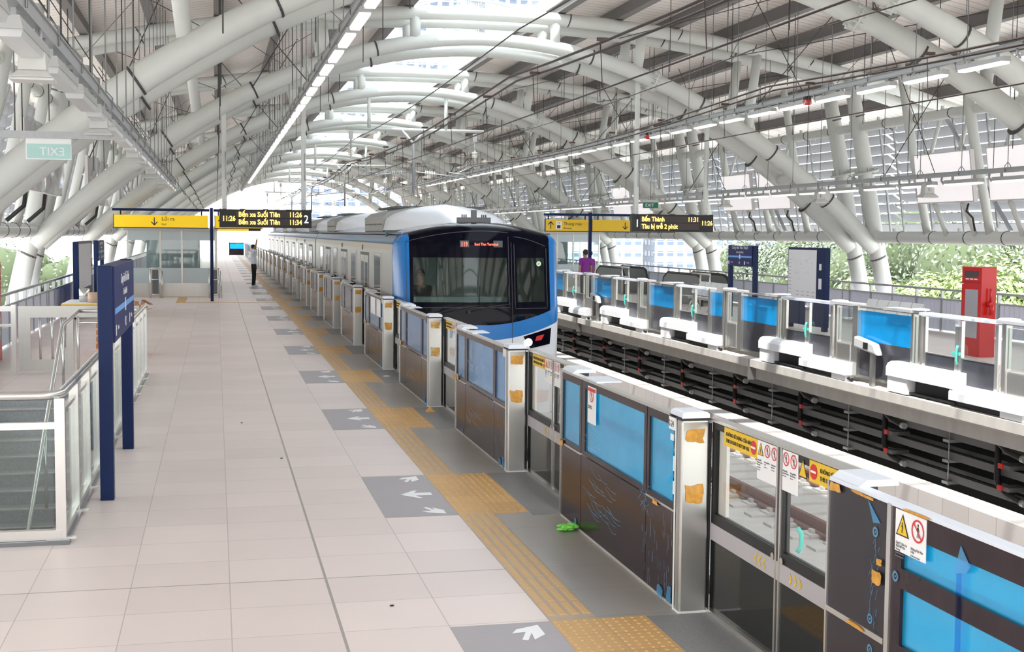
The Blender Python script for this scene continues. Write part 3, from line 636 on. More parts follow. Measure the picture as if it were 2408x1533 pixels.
def make_door():
    """two sliding leaves between y=YE and 0"""
    r = thing('sliding_platform_door', '', 'platform door')
    for y0, y1, sg in ((YC, 0, 1), (YE, YC, -1)):
        x0, x1 = 2.865, 2.905
        a = MB(); a.box(x0, x1, y0, y1, 0.03, .445); leaf = a.build('door_leaf', darkg, r)
        a = MB(); a.box(x0-.004, x1, y0, y1, .445, .545); a.build('grey_band', bandg, leaf)
        e0, e1 = (y0+.05, y1-.03) if sg > 0 else (y0+.03, y1-.05)
        a = MB(); a.box(x0, x1, y0, y1, 1.11, 1.155); a.box(x0, x1, y0, y1, .545, .605); a.box(x0, x1, y0, e0, .605, 1.11); a.box(x0, x1, e1, y1, .605, 1.11); a.build('window_frame', blackm, leaf)
        a = MB(); a.box(x0+.012, x0+.02, e0, e1, .605, 1.11); a.build('window_glass', glz, leaf)
        a = MB(); yy = e1-.12 if sg > 0 else e0+.02; a.box(x0+.03, x0+.05, yy, yy+.11, .605, 1.11); a.build('inner_strip', mat('inner_strip', (0.62, 0.58, 0.54), 0.5), leaf)
        ys_ = y0+.012 if sg > 0 else y1-.012
        a = MB(); a.box(x0-.008, x1, ys_, ys_+sg*.018, .02, 1.155); a.build('centre_stile', stainl, leaf)
        a = MB(); ck = (y0+.20) if sg > 0 else (y1-.20)
        for k in range(3):
            c = ck+sg*k*.055-sg*.05; t = c+sg*.03
            stroke(a, x0-.006, (c, .468), (t, .495), .012); stroke(a, x0-.006, (t, .495), (c, .522), .012)
        a.build('chevrons', yel, leaf)
        a = MB(); disc(a, x0-.010, (y0+.055) if sg > 0 else (y1-.055), .56, .020); a.build('lock_cover', stainl, leaf)
        if sg < 0: hy = y1-.12; a = MB(); a.tube([(x1+.01, hy, .62), (x1+.03, hy, .65), (x1+.03, hy, .72), (x1+.01, hy, .75)], .012, 8); a.build('teal_handle', teal, leaf)
        if sg > 0:
            warnsign(leaf, x0-.003, -.19, -.655, 1.040, 1.147)
            plate(leaf, x0-.003, -.66, -.925, .935, 1.147, ('tri', 'no', 'no'), ([('Không Đặt', .011), ('Ngón Tay Vào', .011), ('Khe Hở', .011), ('Caution: Mind', .007), ('Your Fingers', .007)], [('Không Tựa Vào', .011), ('Cửa', .011), ('Do Not Lean', .007)], [('Không Vượt', .011), ('Qua Cửa', .011), ('Do Not Climb', .007)]))
        else:
            plate(leaf, x0-.003, -.98, -1.16, .935, 1.147, ('no', 'no'), ([('Không Được', .011), ('Chạm Vào Cửa', .011), ('Do Not Touch', .007)], [('Không Để Đồ', .011), ('Vật Lên Trên', .011), ('Do Not Put', .007)]))
            a = MB(); poly(a, x0-.004, [(-1.17, 1.04), (-1.27, 1.04), (-1.22, 1.14)]); w_ = a.build('warning_triangle', txtb, leaf); a = MB(); poly(a, x0-.005, [(-1.18, 1.047), (-1.26, 1.047), (-1.22, 1.127)]); a.build('yellow_triangle', yel, w_)
            warnsign(leaf, x0-.003, -1.29, -1.75, 1.040, 1.147, True)
    a = MB(); a.box(2.85, 2.92, YE, 0, 1.155, 1.172); a.build('header_rail', stainl, r); a = MB(); a.box(2.84, 2.93, YE, 0, 0.0, .03); a.build('threshold', stainl, r)
    return r
FILMS = {'cyan': filmc, 'blue': filmb, 'pale': filmp}
protos = {}
dpur = mat('purple_brown_panel', (0.055, 0.036, 0.042), 0.16, 0, 0.4, 5, spec=0.3)
dgry = mat('grey_brown_panel', (0.13, 0.115, 0.12), 0.15, 0, 0.4, 5)
cyan_n = 0
rt = random.Random(11)
for k in KS:
    y = Y0+PER*k
    if y > YF-1: break
    tk = 'tape' if k not in protos else ''
    lab = 'brushed steel screen post on the near platform edge, %s from the camera' % ordn(k)
    if k == 0: post0 = make_post(0); root = post0; root.location = (0, y, 0); root['label'] = 'brushed steel screen post on the near edge, nearest the camera, beside plate 2-24'; root['group'] = 'posts of the near platform screen'
    else: root = dup(post0, (0, y, 0), lab, 'posts of the near platform screen')
    if k < 12:
        for xx, zz, ww, hh in ((2.755, 1.065, .13, .09), (2.75, .72, .13, .13)):
            a = MB(); pts = []
            for q in range(16):
                t = 2*math.pi*q/16; c_, s_ = math.cos(t), math.sin(t); f = rt.uniform(.7, 1.0)/max(abs(c_), abs(s_)); pts.append((xx+ww/2*c_*f, -.004, zz+hh/2*s_*f))
            a.add([(xx, -.006, zz)]+pts, [(0, q+1, (q+1) % 16+1) for q in range(16)]); a.build('tape_residue', orange if (k+int(zz*10)) % 3 else mat('tape_pale', (0.60, 0.42, 0.16), 0.3, 0, 0.6, 40), root)
    kind = 'cyan' if k == 0 else ('blue' if k in (1, 2, 3) else 'pale')
    lab = 'near edge fixed screen panel with %s film, %s from the camera' % ({'cyan': 'bright cyan', 'blue': 'blue', 'pale': 'pale grey'}[kind], ordn(k))
    if kind not in protos:
        root = make_fixed(FILMS[kind], kind, {'cyan': darkp, 'blue': dpur, 'pale': dgry}[kind]); protos[kind] = root; root.location = (0, y, 0); root['label'] = lab; root['group'] = 'fixed panels of the near platform screen'
    else: root = dup(protos[kind], (0, y, 0), lab, 'fixed panels of the near platform screen')
    if k == 0:
        plate(root, XF-.003, 1.96, 1.75, .87, 1.14, ('no',), ([('CẢNH BÁO', .018), ('KHÔNG TỰA', .016)],))
        a = MB(); a.box(XF-.006, XF-.004, 1.95, 1.76, 1.105, 1.13); a.build('red_heading', redm, root)
        a = MB(); a.box(XF-.006, XF-.002, .10, .205, 1.085, 1.16); pn = a.build('number_plate', wht, root)
        text('lettering', '2-24', .055, txtb, pn, (XF-.007, .202, 1.103), (0, -1, 0), (0, 0, 1), squeeze=.85)
        a = MB(); a.box(XF-.006, XF-.002, .10, .12, .84, .93); a.box(XF-.006, XF-.002, .10, .12, .70, .78); a.box(XF-.007, XF-.002, .12, .17, 1.02, 1.06); a.build('white_tab', wht, root)
        a = MB(); blob(a, XF-.010, 2.66, .60, .10, .05, rt); blob(a, XF-.009, .42, .585, .12, .03, rt); a.build('tape_scrap', orange, root)
        a = MB(); 
        for k2 in range(5): poly(a, XF-.0035, [(.14, .66+.08*k2), (.16+rt.uniform(0, .06), .70+.08*k2), (.10, .74+.08*k2)])
        a.build('peeling_film', filmc, root)
    elif k in (1, 2):
        a = MB(); blob(a, XF-.010, 2.55, .63, .14, .08, rt); blob(a, XF-.009, 2.68, .60, .08, .06, rt); a.build('tape_scrap', orange, root)
        a = MB(); a.box(XF-.006, XF-.002, .10, .205, 1.085, 1.16); a.build('number_plate', wht, root)
    elif k == 3:
        a = MB(); a.box(XF-.006, XF-.002, 1.05, 1.75, .84, 1.13); a.box(XF-.006, XF-.002, .35, .92, .84, 1.13); a.build('paper_notice', wht, root)
    elif k < 10 and k % 2: a = MB(); blob(a, XF-.010, 2.5, .62, .16, .08, rt); blob(a, XF-.009, .8, .54, .12, .08, rt); a.build('tape_scrap', orange, root)
    if k == 0: door0 = make_door(); root = door0; root.location = (0, y, 0); root['label'] = 'nearest glass sliding platform door, with clear yellow and white warning signs'; root['group'] = 'sliding doors of the near platform screen'
    else: dup(door0, (0, y, 0), 'glass sliding platform door on the near edge, %s from the camera' % ordn(k), 'sliding doors of the near platform screen')
# nearest special panel (emergency door) at the right edge of the view
r = thing('emergency_door', 'dark emergency door panel with two cyan windows at the right edge', 'platform door')
E0, E1 = 4.73, 5.235
mf = mat('matt_film_panel', (0.022, 0.018, 0.026), 0.45, 0, 0.4, 4)
a = MB(); a.box(XF, XF+.04, E0, E1, .60, 1.165); a.build('narrow_panel', mf, r); a = MB(); a.box(XF, XF+.04, E0, E1, .02, .575); a.build('narrow_panel', mf, r)
for b_ in ((XF-.008, XF+.05, E0, E1, .575, .60), (XF-.008, XF+.01, E1, E1+.015, .02, 1.165), (XF-.008, XF+.05, 4.69, 4.722, .0, 1.17)): a = MB(); a.box(*b_); a.build('metal_edging', stainl, r)
a = MB(); a.box(XF, XF+.04, 2.0, 4.69, 1.065, 1.165); a.box(XF, XF+.04, 2.0, 4.69, .842, .925); a.box(XF, XF+.04, 2.0, 4.69, .02, .61); a.box(XF, XF+.04, 4.615, 4.69, .61, .842); a.box(XF, XF+.04, 4.615, 4.69, .925, 1.065); a.build('frame', darkp, r)
a = MB(); a.box(XF+.015, XF+.025, 2.0, 4.615, .925, 1.065); a.build('upper_window', filmc, r); a = MB(); a.box(XF+.015, XF+.025, 2.0, 4.615, .61, .842); a.build('lower_window', filmc, r)
a = MB(); a.add([(XF-.002, 4.165, .3), (XF-.002, 4.21, .3), (XF-.004, 4.215, 1.02), (XF-.004, 4.18, 1.02)], [(0, 1, 2, 3)]); a.build('hanging_film_strip', glass('deep_blue_film', (0.55, 0.65, 0.95), 0.05), r)
plate(r, XF-.003, 4.66, 4.43, .99, 1.16, ('tri', 'no'), ([('Chú Ý Cửa Có', .014), ('Thể Mở Vào', .014), ('Trong', .014), ('Caution! Door May', .008), ('Be Opened Inward', .008)], [('Không Tựa Vào', .014), ('Cửa', .014), ('Do Not Lean Against', .008), ('Doors', .008)]))
a = MB(); a.box(XF-.005, XF+.05, 2.0, E1, 1.165, 1.182); a.build('top_rail', capm, r); a = MB(); a.prism([(XF, 1.182), (XF+.19, 1.182), (XF+.19, 1.195), (XF+.17, 1.21), (XF+.04, 1.21)], 'y', 4.98, E1); a.build('cap', capm, r, bevel=.012)
rn = random.Random(4)
for yy, zz, ww, hh in ((4.79, .84, .09, .07), (4.77, .91, .05, .03), (5.17, 1.145, .12, .045), (4.92, 1.16, .22, .015), (4.49, 1.17, .22, .012), (4.96, .588, .16, .02)): a = MB(); blob(a, XF-.011, yy, zz, ww, hh, rn); a.build('tape_scrap', orange, r)
a = MB(); poly(a, XF-.004, [(4.89, 1.15), (4.78, 1.07), (4.84, 1.06)]); poly(a, XF-.005, [(4.19, 1.12), (4.125, 1.055), (4.15, 1.025), (4.23, 1.005)])
for yy, zz in ((4.82, 1.025), (4.845, .65), (4.84, .52), (4.65, .883)): ring(a, XF-.0045, yy, zz, .022, .010); disc(a, XF-.0045, yy, zz, .006)
for k2 in range(26): yq = rn.uniform(4.78, 4.86); zq = rn.uniform(.65, 1.03); stroke(a, XF-.0045, (yq, zq), (yq+rn.uniform(-.02, .02), zq-rn.uniform(.02, .07)), .0025)
a.build('torn_film', filmb, r)

# tactile paving and floor markings
m = MB(); m.box(1.88, 2.17, YN, YF, -.01, .003); struct('trim_5', m, tactb)
nb = 0
bars = MB()
for k in range(-2, 60):
    pass
y = 2.0
while y < 70:
    inside = any(Y0+PER*k-1.72-.02 < y+.13 < Y0+PER*k+.02 for k in range(-1, 25))
    if not inside:
        for j in range(4):
            x = 1.895+j*.072; bars.add([(x, y+.01, .003), (x+.05, y+.01, .003), (x+.05, y+.275, .003), (x, y+.275, .003), (x+.008, y+.02, .008), (x+.042, y+.02, .008), (x+.042, y+.265, .008), (x+.008, y+.265, .008)], [(4,5,6,7),(0,1,5,4),(1,2,6,5),(2,3,7,6),(3,0,4,7)])
    y += .29
struct('trim_6', bars, mat('tactile_bar', (0.60, 0.37, 0.16), 0.5))
for k in range(-1, 25):
    y1 = Y0+PER*k; y0_ = y1-1.74
    m = MB(); m.box(1.88, 2.46, y0_, y1, -.01, .004)
    if k < 3:
        nx, ny = 10, 29
        for i in range(nx):
            for j in range(ny):
                cx_ = 1.88+.029+i*.058; cy_ = y0_+.03+j*.06; s_ = .014; vs = [(cx_+s_*math.cos(q*math.pi/3), cy_+s_*math.sin(q*math.pi/3), .004) for q in range(6)]+[(cx_+.6*s_*math.cos(q*math.pi/3), cy_+.6*s_*math.sin(q*math.pi/3), .009) for q in range(6)]
                m.add(vs, [(q, (q+1) % 6, (q+1) % 6+6, q+6) for q in range(6)]+[(6, 7, 8, 9, 10, 11)])
    struct('trim_%d' % (7+k+1), m, tactd)
    m = MB(); m.box(2.46, 2.9, y0_-.12, y1-.02, -.01, .004); struct('trim_%d' % (40+k+1), m, granite)
    lab = 'grey slate boarding marking with white arrows, %s from the camera' % ordn(k+1)
    if k == -1:
        mk0 = thing('boarding_marking', lab, 'floor marking', (0, y0_, 0), 0, 'boarding markings on the floor')
        a = MB(); a.box(1.29, 1.88, 0, 1.74, -.005, .003); a.build('slate_panel', slatem, mk0)
        def arrow(pts, dx, dy):
            a = MB(); a.add([(x+dx, y+dy, .0045) for x, y in pts], [tuple(range(len(pts)))]); a.build('arrow', wht, mk0)
        arrow([(1.53, .86), (1.66, 1.02), (1.70, 1.02), (1.655, .92), (1.80, .92), (1.80, .80), (1.655, .80), (1.70, .70), (1.66, .70)], 0, 0)
        arrow([(1.80, .06), (1.80, .20), (1.72, .30), (1.73, .20), (1.68, .33), (1.65, .31), (1.70, .18), (1.62, .19), (1.66, .12)], -.01, .0)
        arrow([(1.80, 1.68), (1.80, 1.50), (1.72, 1.42), (1.73, 1.54), (1.68, 1.41), (1.65, 1.43), (1.70, 1.56), (1.62, 1.55), (1.66, 1.62)], -.01, .0)
    else: dup(mk0, (0, y0_, 0), lab, 'boarding markings on the floor')

# ------------------------------------------------------------------ right platform screen (seen from the tracks)
RC = [11.3, 16.0, 20.7, 26.2, 30.9, 35.7, 40.4, 45.9, 50.6, 55.3, 60.0, 65.5, 70.2, 75.0, 79.7]
XR0 = 10.05
smoke = mat('smoked_panel', (0.055, 0.055, 0.068), 0.3, 0, 0.6, 3)
handle = teal
def make_rdoor():
    r = thing('sliding_platform_door', '', 'platform door')
    for a0, a1, sg in ((-.93, 0, -1), (0, .93, 1)):
        a = MB(); a.box(XR0, XR0+.03, a0, a1, .03, .58); lf = a.build('door_leaf', smoke, r)
        a = MB(); a.box(XR0+.01, XR0+.015, a0, a1, .58, 1.10); a.build('window_glass', glz, lf)
        a = MB(); q = sg*.05; a.box(XR0-.02, XR0+.03, 0.003*sg, q+sg*.03, .02, 1.10); a.box(XR0-.015, XR0+.03, sg*.93, sg*.86, .02, 1.10); a.box(XR0-.01, XR0+.02, sg*.09, sg*.86, .575, .59); a.build('metal_stile', stainl, lf)
        if sg > 0: a = MB(); a.box(XR0-.04, XR0-.01, -.06, .12, .62, .66); a.tube([(XR0-.05, -.04, .50), (XR0-.07, -.04, .55), (XR0-.07, -.04, .70), (XR0-.05, -.04, .76)], .018, 8); a.build('teal_handle', handle, lf)
    a = MB(); a.box(XR0-.08, XR0+.12, -.95, .95, 1.12, 1.16); a.box(XR0-.05, XR0-.02, -.04, .04, 1.02, 1.10); a.build('header_rail', capm, r)
    return r
def make_rfix(two):
    r = thing('fixed_screen_panel', '', 'platform screen panel')
    a = MB()
    for y in (.97, 1.18): a.box(XR0-.03, XR0+.06, y, y+.06, 0, 1.12)
    a.box(XR0-.06, XR0+.08, 2.82, 2.98, 0, 1.15); a.box(XR0-.03, XR0+.06, 3.58, 3.66, 0, 1.12)
    a.box(XR0-.02, XR0+.05, 1.0, 3.66, 0, .04); a.build('steel_upright', stain, r)
    a = MB(); a.box(XR0, XR0+.02, 1.03, 1.18, .3, 1.08); a.box(XR0, XR0+.02, 3.05, 3.58, .55, 1.08); a.build('narrow_glass', glz2, r)
    a = MB(); a.box(XR0, XR0+.012, 1.24, 2.82, .60, 1.08); a.build('blue_film_window', filmr, r)
    a = MB(); a.box(XR0, XR0+.03, 1.24, 2.82, .04, .60); a.build('smoked_panel', smoke, r)
    a = MB(); a.box(XR0-.04, XR0+.10, .97, 3.66, 1.12, 1.15); a.build('top_rail', stainl, r)
    a = MB(); a.box(XR0-.10, XR0+.16, 1.15, 1.95, 1.14, 1.18); a.box(XR0-.10, XR0+.16, 2.95, 3.7, 1.14, 1.18); a.build('head_plate', mat('head_plate', (0.50, 0.50, 0.51), 0.5), r)
    a = MB(); a.prism([(XR0-.08, 1.18), (XR0+.14, 1.18), (XR0+.12, 1.205), (XR0-.04, 1.205)], 'y', 1.0, 1.2); a.prism([(XR0-.08, 1.18), (XR0+.14, 1.18), (XR0+.12, 1.205), (XR0-.04, 1.205)], 'y', 3.5, 3.72); a.build('cap', capm, r, bevel=.01)
    a = MB(); a.box(XR0-.06, XR0+.05, 3.05, 3.5, .03, .52); a.build('steel_box', stain, r, bevel=.02)
    return r
rd0 = make_rdoor(); rf0 = make_rfix(0)
bx0 = None; ic0 = None; bl0 = None
for i, c in enumerate(RC):
    la = 'glass door leaves of the far platform screen seen from the tracks, %s from the camera' % ordn(i)
    lb = 'fixed panel with sky blue window on the far platform screen, %s from the camera' % ordn(i)
    if i == 0: rd0.location = (0, c, 0); rd0['label'] = la; rd0['group'] = 'doors of the far platform screen'; rf0.location = (0, c, 0); rf0['label'] = lb; rf0['group'] = 'fixed panels of the far platform screen'
    else: dup(rd0, (0, c, 0), la, 'doors of the far platform screen'); dup(rf0, (0, c, 0), lb, 'fixed panels of the far platform screen')
    if i > 0 and RC[i]-RC[i-1] > 5:   # longer bay where two car ends meet
        x_ = thing('end_screen_panel', 'extra blue panel between two door bays of the far screen, %s from the camera' % ['nearest', 'second', 'third'][[3, 7, 11].index(i)], 'platform screen panel', (0, c-1.8, 0))
        a = MB(); a.box(XR0, XR0+.012, .05, .78, .60, 1.08); a.build('blue_film_window', filmr, x_); a = MB(); a.box(XR0, XR0+.03, .05, .78, .04, .60); a.build('smoked_panel', smoke, x_)
        a = MB(); a.box(XR0-.06, XR0+.06, .0, .08, 0, 1.15); a.box(XR0-.06, XR0+.06, .76, .86, 0, 1.15); a.build('steel_upright', stain, x_)
    for j, (y0_, y1_, z0_, z1_) in enumerate(((-.2, 1.6, .17, .39), (-1.75, -.12, .02, .22))):
        lab = '%s white rounded enclosure on the far platform ledge, at the %s door' % (('raised', 'low')[j], ordn(i))
        if i == 0:
            r = thing('ledge_enclosure', lab, 'equipment box', (0, c, 0), 0, 'white enclosures on the far ledge')
            X0, X1 = XR0-.22, XR0+.0
            pr = [(X0, z0_), (X1, z0_), (X1, z1_), (X0+.09, z1_), (X0+.03, z1_-.03), (X0, z1_-.09)]
            a = MB(); a.prism(pr, 'y', y0_, y1_); a.build('cover', wbox, r, bevel=.006)
            a = MB()
            if j == 0: a.box(X0+.03, X1, y0_+1.25, y1_, -.06, z0_); a.build('leg', wbox, r); a = MB(); a.box(X0+.08, X1, y0_+.05, y0_+1.25, -.05, -.02); a.box(X0+.15, X1+.02, y0_+.05, y0_+1.2, -.02, z0_); a.build('dark_base', blackm, r)
            else: a.box(X0+.05, X1-.02, y0_+.02, y0_+.5, -.07, z0_); a.build('leg', wbox, r); a = MB(); a.box(X0+.1, X1, y0_+.5, y1_, -.06, z0_); a.tube([(X0+.1, y0_, -.03), (X0+.1, y0_-.12, -.04)], .03, 8); a.build('dark_base', blackm, r)
            if j == 0: bx0 = r
            else: bl0 = r
        else: dup(bx0 if j == 0 else bl0, (0, c, 0), lab, 'white enclosures on the far ledge')
    if i in (1, 4, 7, 10):
        r = thing('intercom_pedestal', 'angled grey intercom on a bent pedestal on the far ledge, %s from the camera' % ['nearest', 'second', 'third', 'fourth'][[1, 4, 7, 10].index(i)], 'intercom', (0, c+2.0, 0), 0, 'intercoms on the far ledge')
        a = MB(); X = XR0-.1; a.add([(X-.06, 0, .42), (X+.06, .0, .42), (X+.06, .75, .50), (X-.06, .75, .50), (X-.06, .12, .60), (X+.06, .12, .60), (X+.06, .75, .68), (X-.06, .75, .68)], [(3,2,1,0),(4,5,6,7),(0,1,5,4),(1,2,6,5),(2,3,7,6),(3,0,4,7)])
        a.build('housing', mat('intercom_grey', (0.50, 0.50, 0.50), 0.4), r, bevel=.03); a = MB(); a.box(X-.07, X-.06, .28, .42, .50, .60); a.build('screen', blackm, r)
        a = MB(); a.box(X-.03, X+.03, .18, .26, -.07, .45); a.build('pedestal', stain, r)
# cable ladders under the far ledge
for i, z in enumerate((-.72, -1.02, -1.34)):
    r = thing('cable_ladder', '%s of three grey cable ladders in the dark under the far ledge' % ('top', 'middle', 'lowest')[i], 'cable tray', (10.55, 0, z), 0, 'cable ladders under the far ledge')
    a = MB(); a.box(0, .02, 4, 100, 0, .11); a.box(.34, .36, 4, 100, 0, .11); a.build('side_rail', mat('tray_grey', (0.14, 0.14, 0.145), 0.6, 0.2), r)  # galvanised steel coloured darker to stand for the shadow under the ledge
    a = MB(); y = 4.0
    while y < 60: a.box(0.02, .34, y, y+.03, .02, .04); a.tube([(.02, y, .02), (-.0, y, .02)], .01, 4); y += .5
    a.build('rungs', mat('tray_grey', (0, 0, 0)), r)
    a = MB(); a.tube([(.1, 4, .06), (.1, 100, .06)], .03, 6); a.tube([(.2, 4, .06), (.2, 100, .06)], .03, 6); a.build('cable', cable, r)
a0 = None; h0 = None; b0 = None
for i in range(16):
    y = 9.5+3.1*i
    lab = 'pair of black cables looping down under the far ledge, %s from the camera' % ordn(i)
    if a0 is None:
        a0 = thing('cable_loop', lab, 'cable', (10.5, y, 0), 0, 'cable loops under the far ledge')
        for dx, zz in ((0, -.62), (.02, -1.22)):
            a = MB(); a.tube([(dx, 0, -.40), (dx-.01, .0, zz+.16), (dx-.02, -.07, zz+.06), (dx-.01, -.24, zz-.03), (dx, -.56, zz-.08)], .045, 8); a.build('cable', cable, a0)
            a = MB(); a.tube([(dx, -.56, zz-.08), (dx, -.64, zz-.085)], .052, 8); a.build('cable_socket', galv, a0)
    else: dup(a0, (10.5, y, 0), lab, 'cable loops under the far ledge')
    lab = 'steel drop rod with brackets under the far ledge, %s from the camera' % ordn(i)
    if h0 is None:
        h0 = thing('support_rod', lab, 'bracket', (10.5, y+1.2, 0), 0, 'support rods under the far ledge')
        a = MB(); a.tube([(0, 0, -.45), (0, 0, -1.4)], .008, 5); a.build('rod', galv, h0); a = MB(); a.box(-.03, .4, -.04, .12, -1.06, -1.02); a.box(-.03, .4, -.04, .12, -1.38, -1.34); a.box(-.03, .4, -.04, .12, -.76, -.72); a.build('arm', galv, h0)
    else: dup(h0, (10.5, y+1.2, 0), lab, 'support rods under the far ledge')
    if i % 1 == 0:
        lab = 'red-ended cable bracket under the far ledge, %s from the camera' % ordn(i)
        if b0 is None:
            b0 = thing('red_bracket', lab, 'bracket', (10.46, y-.35, 0), 0, 'red-ended brackets under the far ledge')
            for z in (-.86, -1.16): 
                a = MB(); a.box(0, .3, 0, .24, z-.04, z+.02); ar = a.build('arm', mat('tray_grey', (0, 0, 0)), b0); a = MB(); a.box(-.02, 0, .14, .24, z-.04, z+.03); a.build('red_end', redm, ar)
        else: dup(b0, (10.46, y-.35, 0), lab, 'red-ended brackets under the far ledge')
# ------------------------------------------------------------------ train
TX = 4.4
PROF = [(1.45, -.95), (1.45, -.2), (1.45, .8), (1.45, 1.94), (1.44, 2.05), (1.415, 2.13), (1.36, 2.20), (1.25, 2.255), (1.05, 2.31), (.75, 2.38), (.4, 2.43), (0, 2.45)]
FULL = [(-x, z) for x, z in PROF]+[(x, z) for x, z in PROF[-2::-1]]
def bodysec(mb, y0, y1):
    n = len(FULL); o = [(TX+x, y0, z) for x, z in FULL]+[(TX+x, y1, z) for x, z in FULL]
    for i in range(n-1):
        zm = (FULL[i][1]+FULL[i+1][1])/2; mb.cur = 0 if zm < 2.0 else (1 if zm < 2.10 else (2 if zm < 2.30 else 3))
        mb.add([o[i], o[i+1], o[i+1+n], o[i+n]], [(3, 2, 1, 0)], zm > 2.0)
    mb.cur = 0
train = thing('metro_train', 'silver and blue metro train with black cab front standing at the near platform', 'train', (0, 0, 0))
roofg = mat('train_roof_grey', (0.50, 0.50, 0.50), 0.6)
cars = [(22.05, 39.45), (39.75, 57.8), (58.1, 76.4)]
tg = mat('train_window', (0.02, 0.025, 0.03), 0.06)
for ci, (ya, yb) in enumerate(cars):
    a = MB(); bodysec(a, ya, yb)
    if ci: a.add([(TX+x, ya, z) for x, z in FULL], [tuple(range(len(FULL)))])
    a.add([(TX+x, yb, z) for x, z in FULL], [tuple(reversed(range(len(FULL))))])
    body = a.build('car_body', [t_body, t_pale, t_roofb, roofg], train)
    a = MB()
    for s in (-1, 1): a.box(TX+s*1.448, TX+s*1.458, ya, yb, 2.07, 2.085); a.box(TX+s*1.30, TX+s*1.34, ya, yb, 2.235, 2.26)
    a.build('gutter', mat('gutter_dark', (0.12, 0.12, 0.13), 0.5), body)
    doors = [26.3, 30.65, 35.1, 38.6] if ci == 0 else [ya+1.9+4.6*i for i in range(4)]
    wins = [24.15, 28.45, 32.95, 37.2] if ci == 0 else [ya+4.2+4.6*i for i in range(3)]
    for s in (-1, 1):
        xo = TX+s*1.45
        for d in (doors if ci else doors[:3]):
            a = MB(); a.box(xo-s*.02, xo+s*.004, d-.76, d+.76, -.05, 1.86); fr_ = a.build('door_recess', mat('recess_dark', (0.06, 0.06, 0.065), 0.5), train)
            for q in (-1, 1):
                a = MB(); a.box(xo-s*.02, xo+s*.008, d+q*.02, d+q*.70, -.03, 1.80); df = a.build('door_leaf', t_body, fr_)
                a = MB(); a.box(xo+s*.008, xo+s*.011, d+q*.12, d+q*.56, .85, 1.66); a.build('door_window', tg, fr_)
        for w in wins:
            a = MB(); a.box(xo-s*.02, xo+s*.006, w-.5, w+.5, .80, 1.84); f_ = a.build('side_window', tg, train)
            a = MB(); a.box(xo, xo+s*.012, w-.55, w-.5, .77, 1.87); a.box(xo, xo+s*.012, w+.5, w+.55, .77, 1.87); a.box(xo, xo+s*.012, w-.5, w+.5, 1.84, 1.87); a.box(xo, xo+s*.012, w-.5, w+.5, .77, .80); a.build('window_frame', t_body, f_)
    a = MB()
    for s in (-1,): 
        for yy in (ya+4.6, ya+9.0): a.box(TX+s*1.45-.012, TX+s*1.45, yy, yy+.08, 1.90, 2.0)
    a.build('door_lamp', mat('lens_dark', (0.06, 0.05, 0.05), 0.4), train)
    # roof equipment
    for y0_, y1_ in ((ya+1.3, ya+5.2), (yb-5.4, yb-1.8)):
        a = MB()
        n = 10; secs = []
        for i in range(7):
            f = i/6; y = y0_+(y1_-y0_)*f*.55; h = .42*math.sin(min(1, f*1.05)*math.pi/2)**.8; w = 1.18*(.35+.65*math.sin(min(1, f*1.2)*math.pi/2)); secs.append([(TX+w*math.cos(math.pi*j/n), y, 2.30+.10*(1-abs(math.cos(math.pi*j/n)))+h*math.sin(math.pi*j/n)**.55) for j in range(n+1)])
        vs = sum(secs, []); fs = [(i*(n+1)+j, i*(n+1)+j+1, (i+1)*(n+1)+j+1, (i+1)*(n+1)+j) for i in range(6) for j in range(n)]; a.add(vs, fs, True); a.add(secs[-1], [tuple(range(n+1))]); a.build('roof_fairing', t_white, train)
    for y0_, y1_ in ((ya+3.45, ya+6.6), (yb-3.4, yb-.9)):
        a = MB(); b_ = MB(); a.prism([(TX-1.18, 2.28), (TX+1.18, 2.28), (TX+1.18, 2.56), (TX+1.05, 2.66), (TX+.6, 2.76), (TX-.6, 2.76), (TX-1.05, 2.66), (TX-1.18, 2.56)], 'y', y0_, y1_)
        y = y0_+.1
        while y < y1_-.1:
            b_.box(TX-.9, TX+.9, y, y+.05, 2.74, 2.785); b_.tube([(TX-1.185, y+.02, 2.42), (TX-1.19, y+.02, 2.42)], .02, 6); y += .2
        ac = a.build('roof_unit', mat('roof_unit_grey', (0.33, 0.33, 0.32), 0.5, 0.4), train); b_.build('grille', mat('grille_dark', (0.10, 0.10, 0.10), 0.5), ac)
for yj in (39.45, 57.8):
    a = MB(); a.prism([(TX-1.36, -.9), (TX+1.36, -.9), (TX+1.36, 2.0), (TX+1.1, 2.22), (TX-1.1, 2.22), (TX-1.36, 2.0)], 'y', yj, yj+.3); a.build('gangway_bellows', mat('bellows', (0.05, 0.05, 0.05), 0.7), train)
